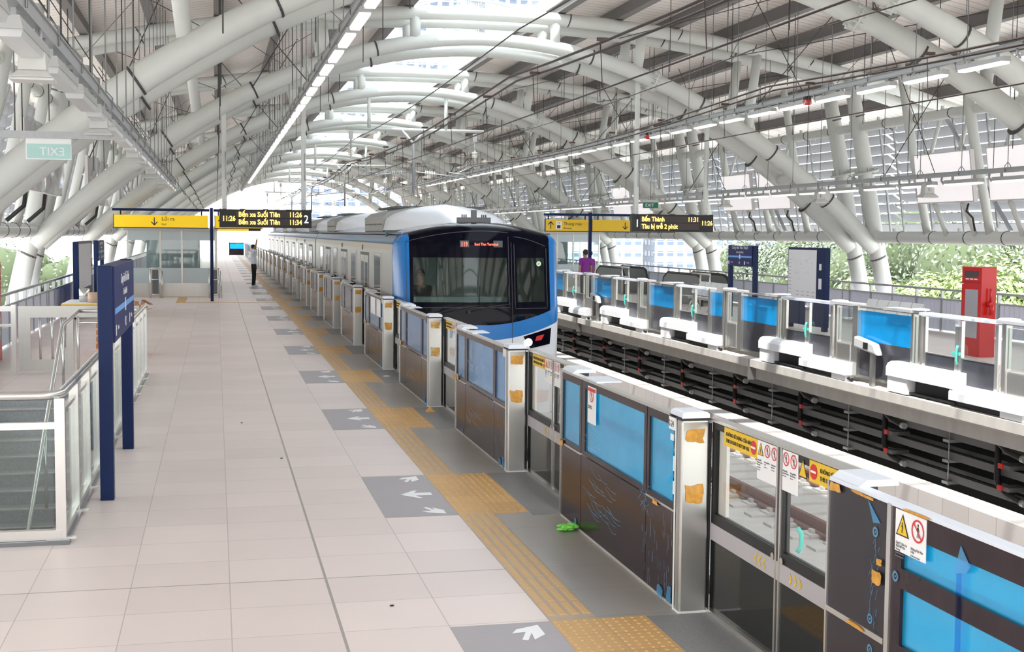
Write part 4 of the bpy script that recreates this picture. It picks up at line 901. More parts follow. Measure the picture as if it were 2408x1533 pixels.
# cab front
def prof_z(u):
    x = abs(u)*1.45
    for (x1, z1), (x0, z0) in zip(PROF[3:], PROF[4:]):
        if x0 <= x <= x1: return z0+(z1-z0)*(x-x0)/max(1e-6, x1-x0)
    return 2.45
us = [-1, -.99, -.965, -.93, -.89, -.84, -.80, -.7, -.55, -.4, -.25, -.1, .05, .2, .30, .345, .375, .42, .5, .6, .7, .77, .80, .84, .89, .93, .965, .99, 1]
def yfront(u, z):
    c = 21.32+.26*u*u; e = max(0, (abs(u)-.88)/.12); c += .47*(1-math.sqrt(max(0, 1-e*e)))
    if z > .9: c += (z-.9)*.15
    if z < .45: c += (.45-z)*.12
    return min(c, 22.06)
def rows(u):
    bl, bu = .44+.34*u*u, .70+.34*u*u; wt = 2.31-.24*u*u
    zt = max(prof_z(u), wt+.005); r = [-.85, -.3, .15, bl-.08, bl, (bl+bu)/2, bu, bu+(1.04-bu)*.5, 1.04, 1.09, 1.4, 1.84, 2.03, wt]
    if r[12] > wt-.01: r[12] = wt-.01
    out = [(TX+1.45*u, yfront(u, z), z) for z in r]
    yb_ = yfront(u, wt)
    for k in range(1, 6):
        t = k/5*math.pi/2; out.append((TX+1.45*u, yb_+(22.06-yb_)*(1-math.cos(t)), wt+(zt-wt)*math.sin(t)))
    return out
G = [rows(u) for u in us]; nr = len(G[0])
parts = {'mask': MB(), 'blue': MB(), 'white': MB(), 'glass': MB()}
for i in range(len(us)-1):
    um = (us[i]+us[i+1])/2
    for j in range(nr-1):
        if j in (0, 1, 2, 3): k = 'white'
        elif j in (4, 5): k = 'blue'
        elif abs(um) > .84 and j < 17 - (1 if abs(um) < .9 else 0): k = 'blue'
        else: k = 'mask'
        if j in (9, 10) and (-.80 < um < .30 or .42 < um < .77): k = 'glass'
        if k == 'mask' and j < 8 and abs(um) > .84: k = 'blue'
        parts[k].add([G[i][j], G[i+1][j], G[i+1][j+1], G[i][j+1]], [(0, 1, 2, 3)], True)
cab = parts['mask'].build('cab_mask', t_black, train)
parts['blue'].build('blue_band', t_blue, train); parts['white'].build('white_apron', t_white, train); parts['glass'].build('windscreen', wind, cab)
for o_ in (cab,): pass
# smooth normals by merging doubles
for ob in [c for c in list(train.children)+list(cab.children) if c.name.split('.')[0] in ('cab_mask', 'blue_band', 'white_apron', 'windscreen')]:
    bm = bmesh.new(); bm.from_mesh(ob.data); bmesh.ops.remove_doubles(bm, verts=bm.verts, dist=1e-4); bm.to_mesh(ob.data); bm.free()
def fp(u, z, off=-.006): return (TX+1.45*u, yfront(u, z)+off, z)
a = MB()
def fline(pts, r=.006): a.tube([fp(u, z, -.003) for u, z in pts], r, 5)
fline([(-.88+.0*i, 1.0+i*.1) for i in range(12)]); fline([(-.88+i*.1, 2.31-.24*(-.88+i*.1)**2-.02) for i in range(13)]); fline([(.32, 1.0+i*.1) for i in range(13)]); fline([(.355, -.3+i*.2) for i in range(13)], .005); fline([(.39, .98+i*.1) for i in range(12)]); fline([(.80, 1.0+i*.1) for i in range(11)]); fline([(.39+i*.08, 2.2-.16*((i)*.2)**1.5) for i in range(6)]); fline([(-.88+i*.1, 1.0) for i in range(13)]); fline([(.39+i*.082, .98) for i in range(6)])
a.build('window_seal', mat('seal_grey', (0.07, 0.07, 0.08), 0.4), cab)
a = MB()
def fpoly(mb, pts, off): mb.add([fp(u, z, off) for u, z in pts], [tuple(range(len(pts)))])
q = MB(); N = 8
top = [(.49+i*(.36/N), .50+.14*(i/N)) for i in range(N+1)]; bot = [(.585+i*(.25/N), .29+.07*(i/N)) for i in range(N+1)]
for s in (1, -1):
    for i in range(N): q.add([fp(s*top[i][0], top[i][1], -.010), fp(s*top[i+1][0], top[i+1][1], -.010), fp(s*bot[i+1][0], bot[i+1][1], -.010), fp(s*bot[i][0], bot[i][1], -.010)], [(0, 1, 2, 3)])
hl = q.build('headlight_housing', t_black, train)
q = MB(); q2 = MB()
for s in (1, -1):
    c = Vector(fp(s*.555, .40, -.03)); q.tube([c, c+Vector((0, .04, 0))], .068, 18); q2.add([fp(s*.66, .50, -.014), fp(s*.76, .53, -.014), fp(s*.72, .43, -.014), fp(s*.64, .42, -.014)], [(0, 1, 2, 3)])
q.build('headlight', mat('headlight_lens', (0.95, 0.95, 1.0), 0.2, emit=1.2), hl); q2.build('tail_light', redm, hl)
# lamps, display, sticker, wipers
q = MB(); x0, x1 = TX-.36, TX+.36
q.add([fp(-.26, 2.02, -.010), fp(.25, 2.02, -.010), fp(.25, 2.13, -.010), fp(-.26, 2.13, -.010)], [(0, 1, 2, 3)]); dsp = q.build('destination_display', mat('display_dark', (0.05, 0.07, 0.07), 0.3), train)
P0 = Vector(fp(-.25, 2.035, -.022)); text('lettering', '119', .105, ledr, dsp, P0, (1, 0, 0), (0, .15, 1), squeeze=.75, bold=.002)
P0 = Vector(fp(-.09, 2.05, -.022)); text('lettering', 'Suoi Tien Terminal', .062, ledr, dsp, P0, (1, 0, 0), (0, .15, 1), squeeze=.86, bold=.001)
q = MB(); c = Vector(fp(.70, 1.74, -.014)); q.tube([c, c+Vector((0, .004, 0))], .042, 18); stk = q.build('round_sticker', wht, train); q = MB(); c = Vector(fp(.70, 1.74, -.02)); q.tube([c, c+Vector((0, .004, 0))], .022, 12); q.build('green_emblem', green, stk)
for u0, z0, u1, z1 in ((-.52, .90, -.02, 1.04), (-.18, .93, .33, 1.06)):
    q = MB(); q.tube([fp(u0, z0, -.06), fp((u0+u1)/2, (z0+z1)/2+.02, -.05), fp(u1, z1, -.03)], .012, 6); q.tube([fp(u1-.03, z1+.02, -.03), fp(u1-.02, z1+.32, -.02)], .008, 5); q.tube([fp(u0, z0, -.07), fp(u0, z0, 0.02)], .03, 10); q.build('wiper', blackm, train)
q = MB(); q.box(TX-.28, TX+.28, 22.1, 22.35, 2.42, 2.53); q.box(TX-.05, TX+.05, 22.2, 22.23, 2.53, 2.66)
for s in (-1, 1):
    for k in range(3): q.tube([(TX+s*(.14+k*.035), 22.2, 2.53), (TX+s*(.14+k*.035), 22.2, 2.58)], .012, 6)
q.build('roof_antenna', mat('antenna_grey', (0.13, 0.13, 0.14), 0.5), train)
# cab interior
q = MB(); q.box(TX-1.38, TX+1.38, 23.5, 23.55, -.2, 2.3); q.box(TX-1.40, TX-1.36, 21.9, 23.5, .3, 2.1); q.box(TX+1.36, TX+1.40, 21.9, 23.5, .3, 2.1); q.box(TX-1.35, TX+1.35, 22.0, 23.5, 2.0, 2.04); ci_ = q.build('cab_interior', t_cab, train)
q = MB(); q.box(TX-1.3, TX+.5, 21.75, 22.25, .70, 1.16); q.box(TX-1.3, TX+.5, 21.62, 21.75, .70, 1.06); q.build('driving_desk', mat('desk_grey', (0.16, 0.21, 0.20), 0.5), ci_)
q = MB()
for x in (TX-.42, TX-.25, TX+.35): q.box(x-.01, x+.01, 23.45, 23.5, 1.0, 2.0)
q.tube([(TX-1.25, 23.3, 1.30), (TX-1.0, 23.3, 1.30)], .01, 6); q.tube([(TX-1.25, 23.3, 1.42), (TX-1.0, 23.3, 1.42)], .01, 6); q.build('door_trim', mat('trim_pale', (0.55, 0.62, 0.58), 0.5), ci_)

# ------------------------------------------------------------------ people
def skinned(name, m, verts, edges, radii, parent=None, levels=2, rootv=0):
    me = bpy.data.meshes.new(name); me.from_pydata([Vector(v) for v in verts], edges, []); ob = bpy.data.objects.new(name, me); COL.objects.link(ob)
    ob.modifiers.new('skin', 'SKIN'); sl = me.skin_vertices[0].data if me.skin_vertices else None
    if sl is None:
        bm = bmesh.new(); bm.from_mesh(me); bm.verts.layers.skin.verify(); bm.to_mesh(me); bm.free(); sl = me.skin_vertices[0].data
    for i, r in enumerate(radii): sl[i].radius = (r, r) if isinstance(r, (int, float)) else r; sl[i].use_root = (i == rootv)
    sb = ob.modifiers.new('sub', 'SUBSURF'); sb.levels = levels; sb.render_levels = levels
    dg = bpy.context.evaluated_depsgraph_get(); me2 = bpy.data.meshes.new_from_object(ob.evaluated_get(dg)); bpy.data.objects.remove(ob)
    me2.materials.clear(); me2.materials.append(m); me2.polygons.foreach_set('use_smooth', [True]*len(me2.polygons)); me2.name = name
    o2 = bpy.data.objects.new(name, me2); COL.objects.link(o2)
    if parent is not None: o2.parent = parent
    return o2
def person(label, loc, rz, pose, top, bottom, shoe_m, h=1.70, group=None):
    """local frame: faces -Y, z up. pose: 'raise', 'stand'"""
    r = thing('person', label, 'person', loc, rz); s = h/1.70
    V = []; Ed = []; Rd = []
    def v(x, y, z, rr, par=None):
        V.append((x*s, y*s, z*s)); Rd.append(rr*s if isinstance(rr, (int, float)) else (rr[0]*s, rr[1]*s)); i = len(V)-1
        if par is not None: Ed.append((par, i))
        return i
    p = v(0, 0, .92, (.145, .10)); a = v(0, 0, 1.08, (.13, .095), p); b = v(0, .0, 1.26, (.155, .105), a); c = v(0, .01, 1.40, (.12, .08), b); n = v(0, .0, 1.47, .055, c)
    h1 = v(0, -.01, 1.53, (.062, .072), n); h2 = v(0, -.015, 1.60, (.075, .09), h1); h3 = v(0, -.005, 1.665, (.062, .075), h2)
    arms = {}
    for sd in (-1, 1):
        sh = v(sd*.175, .01, 1.38, .056, c)
        if pose == 'raise' and sd == -1: el = v(-.20, -.10, 1.63, .043, sh); wr = v(-.16, -.14, 1.86, .030, el); d = Vector((.02, -.02, .09))
        else: el = v(sd*.235, .03, 1.10, .042, sh); wr = v(sd*.235, -.04, .86, .029, el); d = Vector((0, -.02, -.09))
        hd = v(V[wr][0]/s+d.x*.7, V[wr][1]/s+d.y*.7, V[wr][2]/s+d.z*.7, (.036, .018), wr); arms[sd] = (sh, el, wr)
        side = Vector((0, 1, 0)) if pose != 'raise' or sd == 1 else Vector((1, 0, 0))
        for k in range(4):
            L_ = (.062, .078, .082, .070)[k]; o_ = side*((k-1.5)*.018)
            f1 = v(*(Vector(V[hd])/s+o_+d.normalized()*L_*.55+Vector((0, -.002, 0))), .0085, hd); v(*(Vector(V[f1])/s+d.normalized()*L_*.6+Vector((0, -.008, 0))), .007, f1)
        v(*(Vector(V[wr])/s+side*(-.045)+d*.75), .010, hd)
    legs = []
    for sd in (-1, 1):
        hp = v(sd*.085, 0, .84, .088, p); kn = v(sd*.095, -.01, .48, .062, hp); an = v(sd*.10, .02, .09, .040, kn); legs.append((hp, kn, an)); v(sd*.11, -.12, .035, (.036, .026), an)
    skinned('body', skin, V, Ed, Rd, r)
    # clothing
    tv = [(0, 0, .83), (0, 0, 1.06), (0, 0, 1.26), (0, .01, 1.40), (-.17, .01, 1.385), (.17, .01, 1.385), (0, .01, 1.455)]; te = [(0, 1), (1, 2), (2, 3), (3, 4), (3, 5), (3, 6)]; tr_ = [(.176, .132), (.168, .124), (.172, .122), (.14, .10), .080, .080, .07]
    for sd, idx in ((-1, 4), (1, 5)):
        sh, el, wr = arms[sd]; A = Vector(V[sh])/s; B = Vector(V[el])/s; mid = A.lerp(B, .72); tv.append(tuple(mid)); te.append((idx, len(tv)-1)); tr_.append(.060)
    skinned('shirt', top, [tuple(Vector(q_)*s) for q_ in tv], te, [q_*s if isinstance(q_, float) else (q_[0]*s, q_[1]*s) for q_ in tr_], r)
    pv = [(0, 0, 1.04), (0, 0, .92)]; pe = [(0, 1)]; pr_ = [(.150, .110), (.158, .118)]
    for sd in (-1, 1):
        i = len(pv); pv += [(sd*.088, 0, .80), (sd*.095, -.01, .48), (sd*.10, .02, .035)]; pe += [(1, i), (i, i+1), (i+1, i+2)]; pr_ += [.100, .078, .062]
    skinned('trousers', bottom, [tuple(Vector(q_)*s) for q_ in pv], pe, [q_*s if isinstance(q_, float) else (q_[0]*s, q_[1]*s) for q_ in pr_], r)
    q = MB(); q.ball((0, .014*s, 1.640*s), .098*s, 16, 12, (.88, 1.04, 1.0)); hh = q.build('hair', hair, r)
    bm = bmesh.new(); bm.from_mesh(hh.data)
    for vv in list(bm.verts):
        if vv.co.z < 1.64*s and vv.co.y < -.045*s or vv.co.z < 1.555*s: bm.verts.remove(vv)
    for vv in bm.verts:
        if vv.co.y < -.05*s: vv.co.z = max(vv.co.z, 1.67*s)
    bm.to_mesh(hh.data); bm.free()
    q = MB()
    for sd in (-1, 1): q.ball((sd*.076*s, .005*s, 1.60*s), .022*s, 8, 6, (.4, .8, 1.3))
    q.add([(0, -.112*s, 1.585*s), (-.014*s, -.088*s, 1.575*s), (.014*s, -.088*s, 1.575*s), (0, -.09*s, 1.62*s)], [(0, 1, 3), (0, 3, 2), (0, 2, 1)]); q.build('ears_and_nose', skin, r)
    q = MB()
    for sd in (-1, 1): q.ball((sd*.03*s, -.088*s, 1.615*s), .010*s, 8, 6, (1.3, .5, .8)); q.box(sd*.012*s, sd*.046*s, -.098*s, -.08*s, 1.634*s, 1.640*s)
    q.box(-.024*s, .024*s, -.094*s, -.07*s, 1.548*s, 1.554*s); q.build('eyes_and_mouth', hair, r)
    q = MB()
    for sd in (-1, 1): q.hexa([(sd*.105*s+dx*s, dy*s, dz*s) for dx, dy, dz in ((-.048, -.18, 0), (.048, -.18, 0), (.042, .09, 0), (-.042, .09, 0), (-.040, -.155, .065), (.040, -.155, .065), (.04, .075, .10), (-.04, .075, .10))])
    q.build('shoes', shoe_m, r, bevel=.01)
    return r
person('person in a white shirt and black trousers raising one arm on the near platform', (1.50, 53.6, 0), math.radians(80), 'raise', shirt, trous, shoe, 1.70)
person('person in a purple shirt standing at the far platform sign post, the nearer one', (12.05, 41.6, 0), math.radians(200), 'stand', purple, trous, shoe, 1.72)
person('person in a purple shirt behind the other, half hidden by the blue post', (12.62, 43.0, 0), math.radians(215), 'stand', purple, trous, shoe, 1.66)
person('person with dark hair and dark shirt sitting at the controls inside the train cab', (3.55, 22.75, -.12), math.radians(25), 'stand', trous, trous, shoe, 1.70)

# ------------------------------------------------------------------ information boards
def board(name, label, x0, x1, y, z0, z1, left):
    r = thing(name, label, 'information board', (0, 0, 0))
    a = MB(); a.box(x0, x1, y, y+.16, z0, z1); a.build('housing', blackm, r)
    n = 4; a = MB()
    for i in range(n+1): xx = x0+(x1-x0)*i/n; a.box(max(x0, xx-.06), min(x1, xx+.06), y+.02, y+.14, z1, z1+.012)
    a.build('top_clip', blackm, r)
    a = MB(); w = x1-x0; pm = mat('led_matrix', (0.055, 0.045, 0.042), 0.6)
    H_ = z1-z0
    def X(f): return x0+w*f
    if left: spans = [(.18, .93, .54, .90), (.18, .93, .12, .49), (.02, .165, .30, .66)]
    else: spans = [(.095, .825, .54, .90), (.095, .825, .12, .49), (.835, .985, .34, .66)]
    for f0, f1, g0, g1 in spans: a.box(X(f0), X(f1) if not (left and f1 == .93) else X(.86), y-.004, y, z0+H_*g0, z0+H_*g1)
    a.build('led_panel', pm, r)
    def T(s_, f, g, size, m_, al='LEFT', sq=.95, bold=.003): text('lettering', s_, size, m_, r, (X(f), y-.008, z0+H_*g), (1, 0, 0), (0, 0, 1), al, sq, bold, .001)
    if left:
        for s_, t_, g in (('Bến xe Suối Tiên', '11:26', .60), ('Bến xe Suối Tiên', '11:34', .18)): T(s_, .205, g, .165, led, sq=.84); T(t_, .895, g, .165, led, 'RIGHT', .84)
        T('11:26', .03, .37, .165, led, sq=.84); T('2', .915, .28, .27, ledw, sq=.85)
    else:
        T('Bến Thành', .115, .60, .165, led, sq=.84); T('11:31', .82, .60, .165, led, 'RIGHT', .84); T('Tàu bị trễ 2 phút', .115, .18, .165, led, sq=.84); T('11:26', .99, .40, .165, led, 'RIGHT', .84); T('1', .035, .28, .27, ledw, sq=.85)
    for f in (.055, .915): a = MB(); a.box(X(f)-.055, X(f)+.055, y+.03, y+.13, z1, za(abs(X(f)-CX))-.05); rd_ = a.build('hanger_post', white, r, bevel=.015)
    a = MB()
    for f in (.055, .915): a.box(X(f)-.02, X(f)-.005, y+.02, y+.03, z1+.05, z1+.07); a.tube([(X(f), y+.02, z1+.07), (X(f), y+.03, z1+.07)], .014, 8); a.tube([(X(f), y+.02, z1+.15), (X(f), y+.03, z1+.15)], .014, 8); a.tube([(X(f)+.03, y+.02, z1+.7), (X(f)+.03, y+.02, z1+1.35)], .01, 6)
    a.build('fixings', galv, rd_); return r
board('information_board', 'black LED information board over the near platform, with amber departure times', .085, 2.24, 31.3, 2.345, 2.775, True)
board('information_board', 'black LED information board over the far platform, with amber text on two lines', 10.36, 12.56, 31.5, 2.335, 2.775, False)

# ------------------------------------------------------------------ yellow wayfinding signs
def ysign(label, x0, x1, y, items, post, mat_=yelL):
    r = thing('wayfinding_sign', label, 'sign')
    a = MB(); a.box(x0, x1, y, y+.10, 2.36, 2.75); a.build('sign_box', mat_, r)
    a = MB(); a.box(x0-.02, x1+.02, y+.01, y+.11, 2.335, 2.36); a.box(x0-.02, x0, y-.005, y+.11, 2.34, 2.77); a.box(x0-.05, x1+.05, y+.0, y+.1, 2.88, 2.96)
    for f in (.07, .93): xx = x0+(x1-x0)*f; a.box(xx-.02, xx+.02, y+.03, y+.07, 2.75, 2.9)
    a.build('navy_frame', navy, r)
    if post is not None: a = MB(); a.box(post-.05, post+.05, y-.02, y+.12, 0, 3.0); a.build('post', navy, r)
    for it in items:
        k = it[0]; x = it[1]
        if k in ('down', 'up'):
            sg = -1 if k == 'down' else 1; a = MB(); zc = 2.555; a.box(x-.014, x+.014, y-.006, y-.002, zc-.12, zc+.12)
            for q in (-1, 1): a.bar((x, y-.004, zc+sg*.12), (x+q*.09, y-.004, zc+sg*.02), .028, .004, up=(0, 1, 0))
            a.build('arrow', txtb, r)
        elif k == 'lift':
            a = MB(); a.box(x-.10, x+.10, y-.004, y-.002, 2.42, 2.70); w_ = a.build('lift_symbol', wht, r); a = MB(); a.box(x-.06, x+.06, y-.008, y-.004, 2.45, 2.56); a.bar((x-.03, y-.006, 2.60), (x-.03, y-.006, 2.67), .014); a.bar((x+.03, y-.006, 2.60), (x+.03, y-.006, 2.67), .014); a.build('pictogram', txtb, w_)
        else: text('lettering', k, it[2], txtb, r, (x, y-.004, it[3]), (1, 0, 0), (0, 0, 1))
    return r
ysign('yellow exit sign with a down arrow hanging left of the blue post', -3.13, -.24, 42.6, [('down', -1.9), ('Lối ra', -1.68, .17, 2.58), ('Exit', -1.68, .10, 2.43)], -.13)
ysign('yellow sign with an up arrow, partly behind the left information board', -.02, 1.47, 42.6, [('up', .17), ('Thang máy', .6, .15, 2.58)], None)
ysign('yellow elevator sign with an up arrow, left of the right navy post', 10.93, 12.44, 42.6, [('up', 11.11), ('lift', 11.39), ('Thang máy', 11.56, .15, 2.56), ('Elevator', 11.56, .09, 2.43)], None, yel)
ysign('yellow sign with a down arrow, partly behind the right information board', 12.58, 15.57, 42.6, [('down', 13.76), ('Lối ra', 14.0, .17, 2.58)], 12.51, yel)
a = thing('wayfinding_sign', 'far yellow and black sign low under the left information board', 'sign'); b_ = MB(); b_.box(-.3, 1.6, 66, 66.1, 2.28, 2.5); b_.build('sign_box', yelL, a); b_ = MB(); b_.box(1.6, 2.2, 66, 66.1, 2.28, 2.5); b_.build('display', blackm, a); b_ = MB(); b_.box(-.05, .05, 66, 66.1, 0, 2.9); b_.build('post', navy, a)

# ------------------------------------------------------------------ glazed lobbies
def kiosk(label, x0, x1, y0, y1):
    r = thing('glass_lobby', label, 'glass lobby'); pan = mat('frosted_panel', (0.50, 0.58, 0.62), 0.3)
    a = MB(); a.box(x0, x1, y0, y0+.05, .46, .98); a.box(x0, x1, y0, y0+.05, 1.93, 2.26); a.box(x1-.05, x1, y0, y1, .46, .98); a.box(x1-.05, x1, y0, y1, 1.93, 2.26); a.build('frosted_panel', pan, r)
    a = MB(); a.box(x0, x1, y0-.02, y0+.05, 0, .46); a.box(x1-.05, x1+.02, y0, y1, 0, .46); a.build('steel_kickplate', stain, r)
    a = MB(); a.box(x0, x1, y0+.02, y0+.03, .98, 1.93); a.box(x1-.03, x1-.02, y0, y1, .98, 1.93); a.build('glass', glz2, r)
    a = MB(); a.box(x0-.1, x1+.05, y0-.05, y1, 2.26, 2.36); a.build('roof', mat('lobby_roof', (0.5, 0.48, 0.45), 0.5), r)
    a = MB()
    for x in (x0, x0+(x1-x0)*.36, x0+(x1-x0)*.6, x1-.06): a.box(x, x+.06, y0-.01, y0+.06, 0, 2.26)
    for y in (y0+3, y0+6, y1-.05): a.box(x1-.06, x1+.02, y, y+.06, 0, 2.26)
    a.build('frame', stain, r)
    a = MB(); a.box(x0+.5, x1-.6, y0+3.0, y0+3.1, 0, 2.2); a.box(x0+.7, x0+1.3, y0+1.5, y0+1.7, .5, 1.6); a.build('inner_wall', mat('lobby_inner', (0.22, 0.28, 0.30), 0.5), r)
    return r
kiosk('glass lobby with frosted panels beyond the left yellow exit sign', -2.97, .02, 46, 60)
kiosk('glass lobby behind the two people on the far platform', 13.0, 16.0, 53, 64)
for i, (x, y) in enumerate(((-2.15, 44.9), (-.22, 44.7))):
    r = thing('steel_barrier', 'short tubular steel barrier by the %s of the glass lobby' % ('front', 'right corner')[i], 'barrier', (x, y, 0)); a = MB()
    for dx in (0, .32): a.tube([(dx, 0, 0), (dx, 0, 1.0)], .03, 8)
    a.build('post', stainl, r); a = MB()
    for z in (.12, .62, 1.0): a.tube([(0, 0, z), (.32, 0, z)], .025, 8)
    a.tube([(.40, 0, 0), (.36, .3, .9)], .025, 8); a.build('rail', stainl, r); a = MB(); a.box(.06, .26, -.01, .01, .1, .95); a.build('infill', mat('infill_dark', (0.12, 0.12, 0.13), 0.4), r)

# ------------------------------------------------------------------ stair balustrade, gate, stands
r = thing('stair_balustrade', 'stainless and glass balustrade around the stairwell at the left', 'balustrade')
XB = -1.10; yb0, yb1 = 9.66, 21.0
a = MB(); a.tube([(-3.2, yb0, 1.07), (XB-.12, yb0, 1.07), (XB-.03, yb0+.03, 1.07), (XB, yb0+.12, 1.07)]+[(XB, y, 1.07) for y in (12, 14, 16, 18, 20, yb1)], .033, 12); a.build('handrail', stainl, r)
a = MB(); a.box(XB-.02, XB+.02, yb0, yb1, .93, .96); a.box(-3.2, XB, yb0-.02, yb0+.02, .83, .88); a.box(XB-.03, XB+.03, yb0, yb1, .03, .09); a.box(-3.2, XB, yb0-.03, yb0+.03, .03, .10); a.build('rail', stainl, r)
y = yb0; ps = []
while y < yb1+.1: ps.append(y); y += .94
for y in ps: a = MB(); a.box(XB-.035, XB+.035, y-.024, y+.024, 0, 1.05); a.box(XB-.04, XB+.10, y-.02, y+.02, .03, .045); a.build('baluster', stainl, r)
for x in (-1.62, -2.3, -3.0): a = MB(); a.box(x-.02, x+.02, yb0-.035, yb0+.035, 0, 1.05); a.build('baluster', stainl, r)
for y in ps[:-1]: a = MB(); a.box(XB-.006, XB+.006, y+.05, y+.89, .10, .90); a.build('glass_pane', glz2, r)
a = MB(); a.box(-1.60, XB-.05, yb0-.006, yb0+.006, .12, .82); a.build('glass_pane', glz2, r); a = MB(); a.box(-2.28, -1.64, yb0-.006, yb0+.006, .12, .82); a.build('glass_pane', glz2, r)
a = MB(); a.box(XB-.10, XB+.05, yb0-.06, yb1, 0, .03); a.box(-3.2, XB+.06, yb0-.07, yb0+.05, 0, .028); a.build('kerb', mat('kerb_grey', (0.16, 0.17, 0.18), 0.25), r)
r = thing('stair_handrail', 'sloping double handrail going down inside the stairwell', 'handrail'); 
a = MB(); a.tube([(-1.35, 19.9, .95), (-1.35, 18.6, .92), (-1.35, 10.0, -3.8)], .025, 8); a.tube([(-2.05, 20.6, 1.02), (-2.05, 18.5, .95), (-2.05, 12.0, -2.7)], .028, 8); a.tube([(-2.05, 20.6, 1.02), (-1.2, 20.6, 1.02)], .028, 8); a.tube([(-2.05, 20.5, .85), (-1.2, 20.5, .85)], .02, 8); a.build('rail', stainl, r)
a = MB()
for y in (20.5, 18.5, 16.5): z = 0 if y > 18.6 else -(18.6-y)*.55; a.tube([(-2.05, y, z), (-2.05, y, z+.95)], .02, 8)
a.build('post', stainl, r)
r = thing('stair_gate', 'wide brushed steel frame gate with round bars at the stair head', 'gate')
a = MB(); Yg = 21.3; a.box(-3.02, -1.2, Yg, Yg+.05, .88, 1.06); a.box(-3.02, -2.84, Yg, Yg+.05, .221, .879); a.box(-3.02, -2.2, Yg, Yg+.05, .04, .22); a.box(-2.3, -2.2, Yg, Yg+.05, .221, .879); a.build('frame', stain, r)
a = MB()
for x in (-2.7, -2.52, -2.38): a.tube([(x, Yg+.025, .2), (x, Yg+.025, .9)], .018, 8)
for x in (-1.7, -1.5, -1.3): a.tube([(x, Yg+.025, .4), (x, Yg+.025, .9)], .014, 8)
a.build('bars', stainl, r)
a = MB(); a.box(-3.12, -3.05, Yg-.02, Yg+.05, 0, 1.08); a.box(-5.2, -3.1, Yg, Yg+.04, .98, 1.06); a.box(-5.2, -3.1, Yg, Yg+.04, .74, .78); a.build('gate_post', stainl, r); a = MB(); a.box(-5.0, -3.15, Yg+.015, Yg+.025, .05, .72); a.build('glass_pane', glz2, r)

def station_stand(label, x, y0, y1, face, mapface=False, zt=1.96, zb=1.36):
    """navy stand, face = +1 faces +X, -1 faces -X; posts at y0,y1"""
    r = thing('station_sign', label, 'station sign'); s = face; w = .11
    if not mapface:
        for y in (y0, y1-.12): a = MB(); a.box(x-w/2, x+w/2, y, y+.12, 0, zt); a.build('post', navy, r, bevel=.004)
        a = MB(); a.box(x-.07, x+.07, y0+.14, y1-.02, zb, zt-.01); p = a.build('panel', navyp, r, bevel=.004)
        xf = x+s*.071; d = (0, s*1.0, 0); ym = (y0+y1)/2+.06; W_ = y1-y0-.2
        ys_ = lambda f: ym+s*(f-.5)*W_
        a = MB(); a.box(xf, xf+s*.002, y0+.16, y1-.04, zb+.235, zb+.285); a.build('line_band', lblue, p)
        text('lettering', 'Công viên Văn Thánh', .125, wht, p, (xf+s*.001, ys_(.5), zb+.47), d, (0, 0, 1), 'CENTER', min(1.0, W_/1.28)); text('lettering', 'Van Thanh Park', .085, wht, p, (xf+s*.001, ys_(.5), zb+.355), d, (0, 0, 1), 'CENTER', .9)
        a = MB(); yq = ys_(.5); a.box(xf, xf+s*.004, yq-.035, yq+.035, zb+.20, zb+.32); a.box(xf, xf+s*.002, ys_(.04)-.02, ys_(.04)+.05, zb+.05, zb+.14); a.box(xf, xf+s*.002, ys_(.72)-.02, ys_(.72)+.05, zb+.05, zb+.14); a.box(xf, xf+s*.002, yq-.05, yq+.05, zb+.095, zb+.105); a.bar((xf+s*.001, yq-s*.05, zb+.10), (xf+s*.001, yq, zb+.14), .012); a.bar((xf+s*.001, yq-s*.05, zb+.10), (xf+s*.001, yq, zb+.06), .012); a.build('station_symbol', wht, p)
        text('lettering', 'Ba Son', .05, wht, p, (xf+s*.001, ys_(.12), zb+.09), d, (0, 0, 1)); text('lettering', 'Tân Cảng', .05, wht, p, (xf+s*.001, ys_(.80), zb+.09), d, (0, 0, 1), squeeze=.8)
    else:
        a = MB(); a.box(x-.07, x+.07, y0, y1, .1, zt); p = a.build('panel', navy, r, bevel=.006); a = MB(); a.box(x-.05, x+.05, y0, y0+.15, 0, .12); a.box(x-.05, x+.05, y1-.15, y1, 0, .12); a.build('foot', navy, r)
        xf = x+s*.072; a = MB(); a.box(xf, xf+s*.003, y0+.42 if s < 0 else y0+.05, y1-.04 if s < 0 else y1-.42, .75, zt-.06); mp = a.build('map_sheet', mat('map_paper', (0.80, 0.80, 0.82), 0.5), p)
        a = MB(); rn = random.Random(5)
        for k in range(46): yq = rn.uniform(y0+.6, y1-.35); zq = rn.uniform(1.15, zt-.25); d_ = rn.choice([(.06, 0), (0, .05), (.05, .03), (-.04, .04)]); stroke(a, xf+s*.005, (yq, zq), (yq+d_[0], zq+d_[1]), .006)
        for k in range(12): zq = zt-.3-k*.09; stroke(a, xf+s*.005, (y1-.08, zq), (y1-.22, zq), .012)
        for k in range(8): yq = y0+.5+(k % 4)*.28; zq = .82+(k//4)*.09; stroke(a, xf+s*.005, (yq, zq), (yq+.14, zq), .014)
        a.build('map_lines', mat('map_ink', (0.35, 0.36, 0.42), 0.6), mp)
        a = MB(); yy = y0+.06 if s < 0 else y1-.36; a.box(xf, xf+s*.003, yy+.08, yy+.24, 1.0, 1.25); a.box(xf, xf+s*.003, yy+.10, yy+.22, 1.45, 1.6); a.build('notice', wht, p)
    return r
station_stand('navy station name sign on two posts beside the stair balustrade', -.90, 11.12, 13.86, 1, zt=1.96, zb=1.31)
station_stand('tall navy stand behind the steel gate on the left', -3.45, 34.2, 37.9, 1, True)
station_stand('navy station name sign on the left, beyond the map stand', -3.42, 39.4, 41.6, 1)
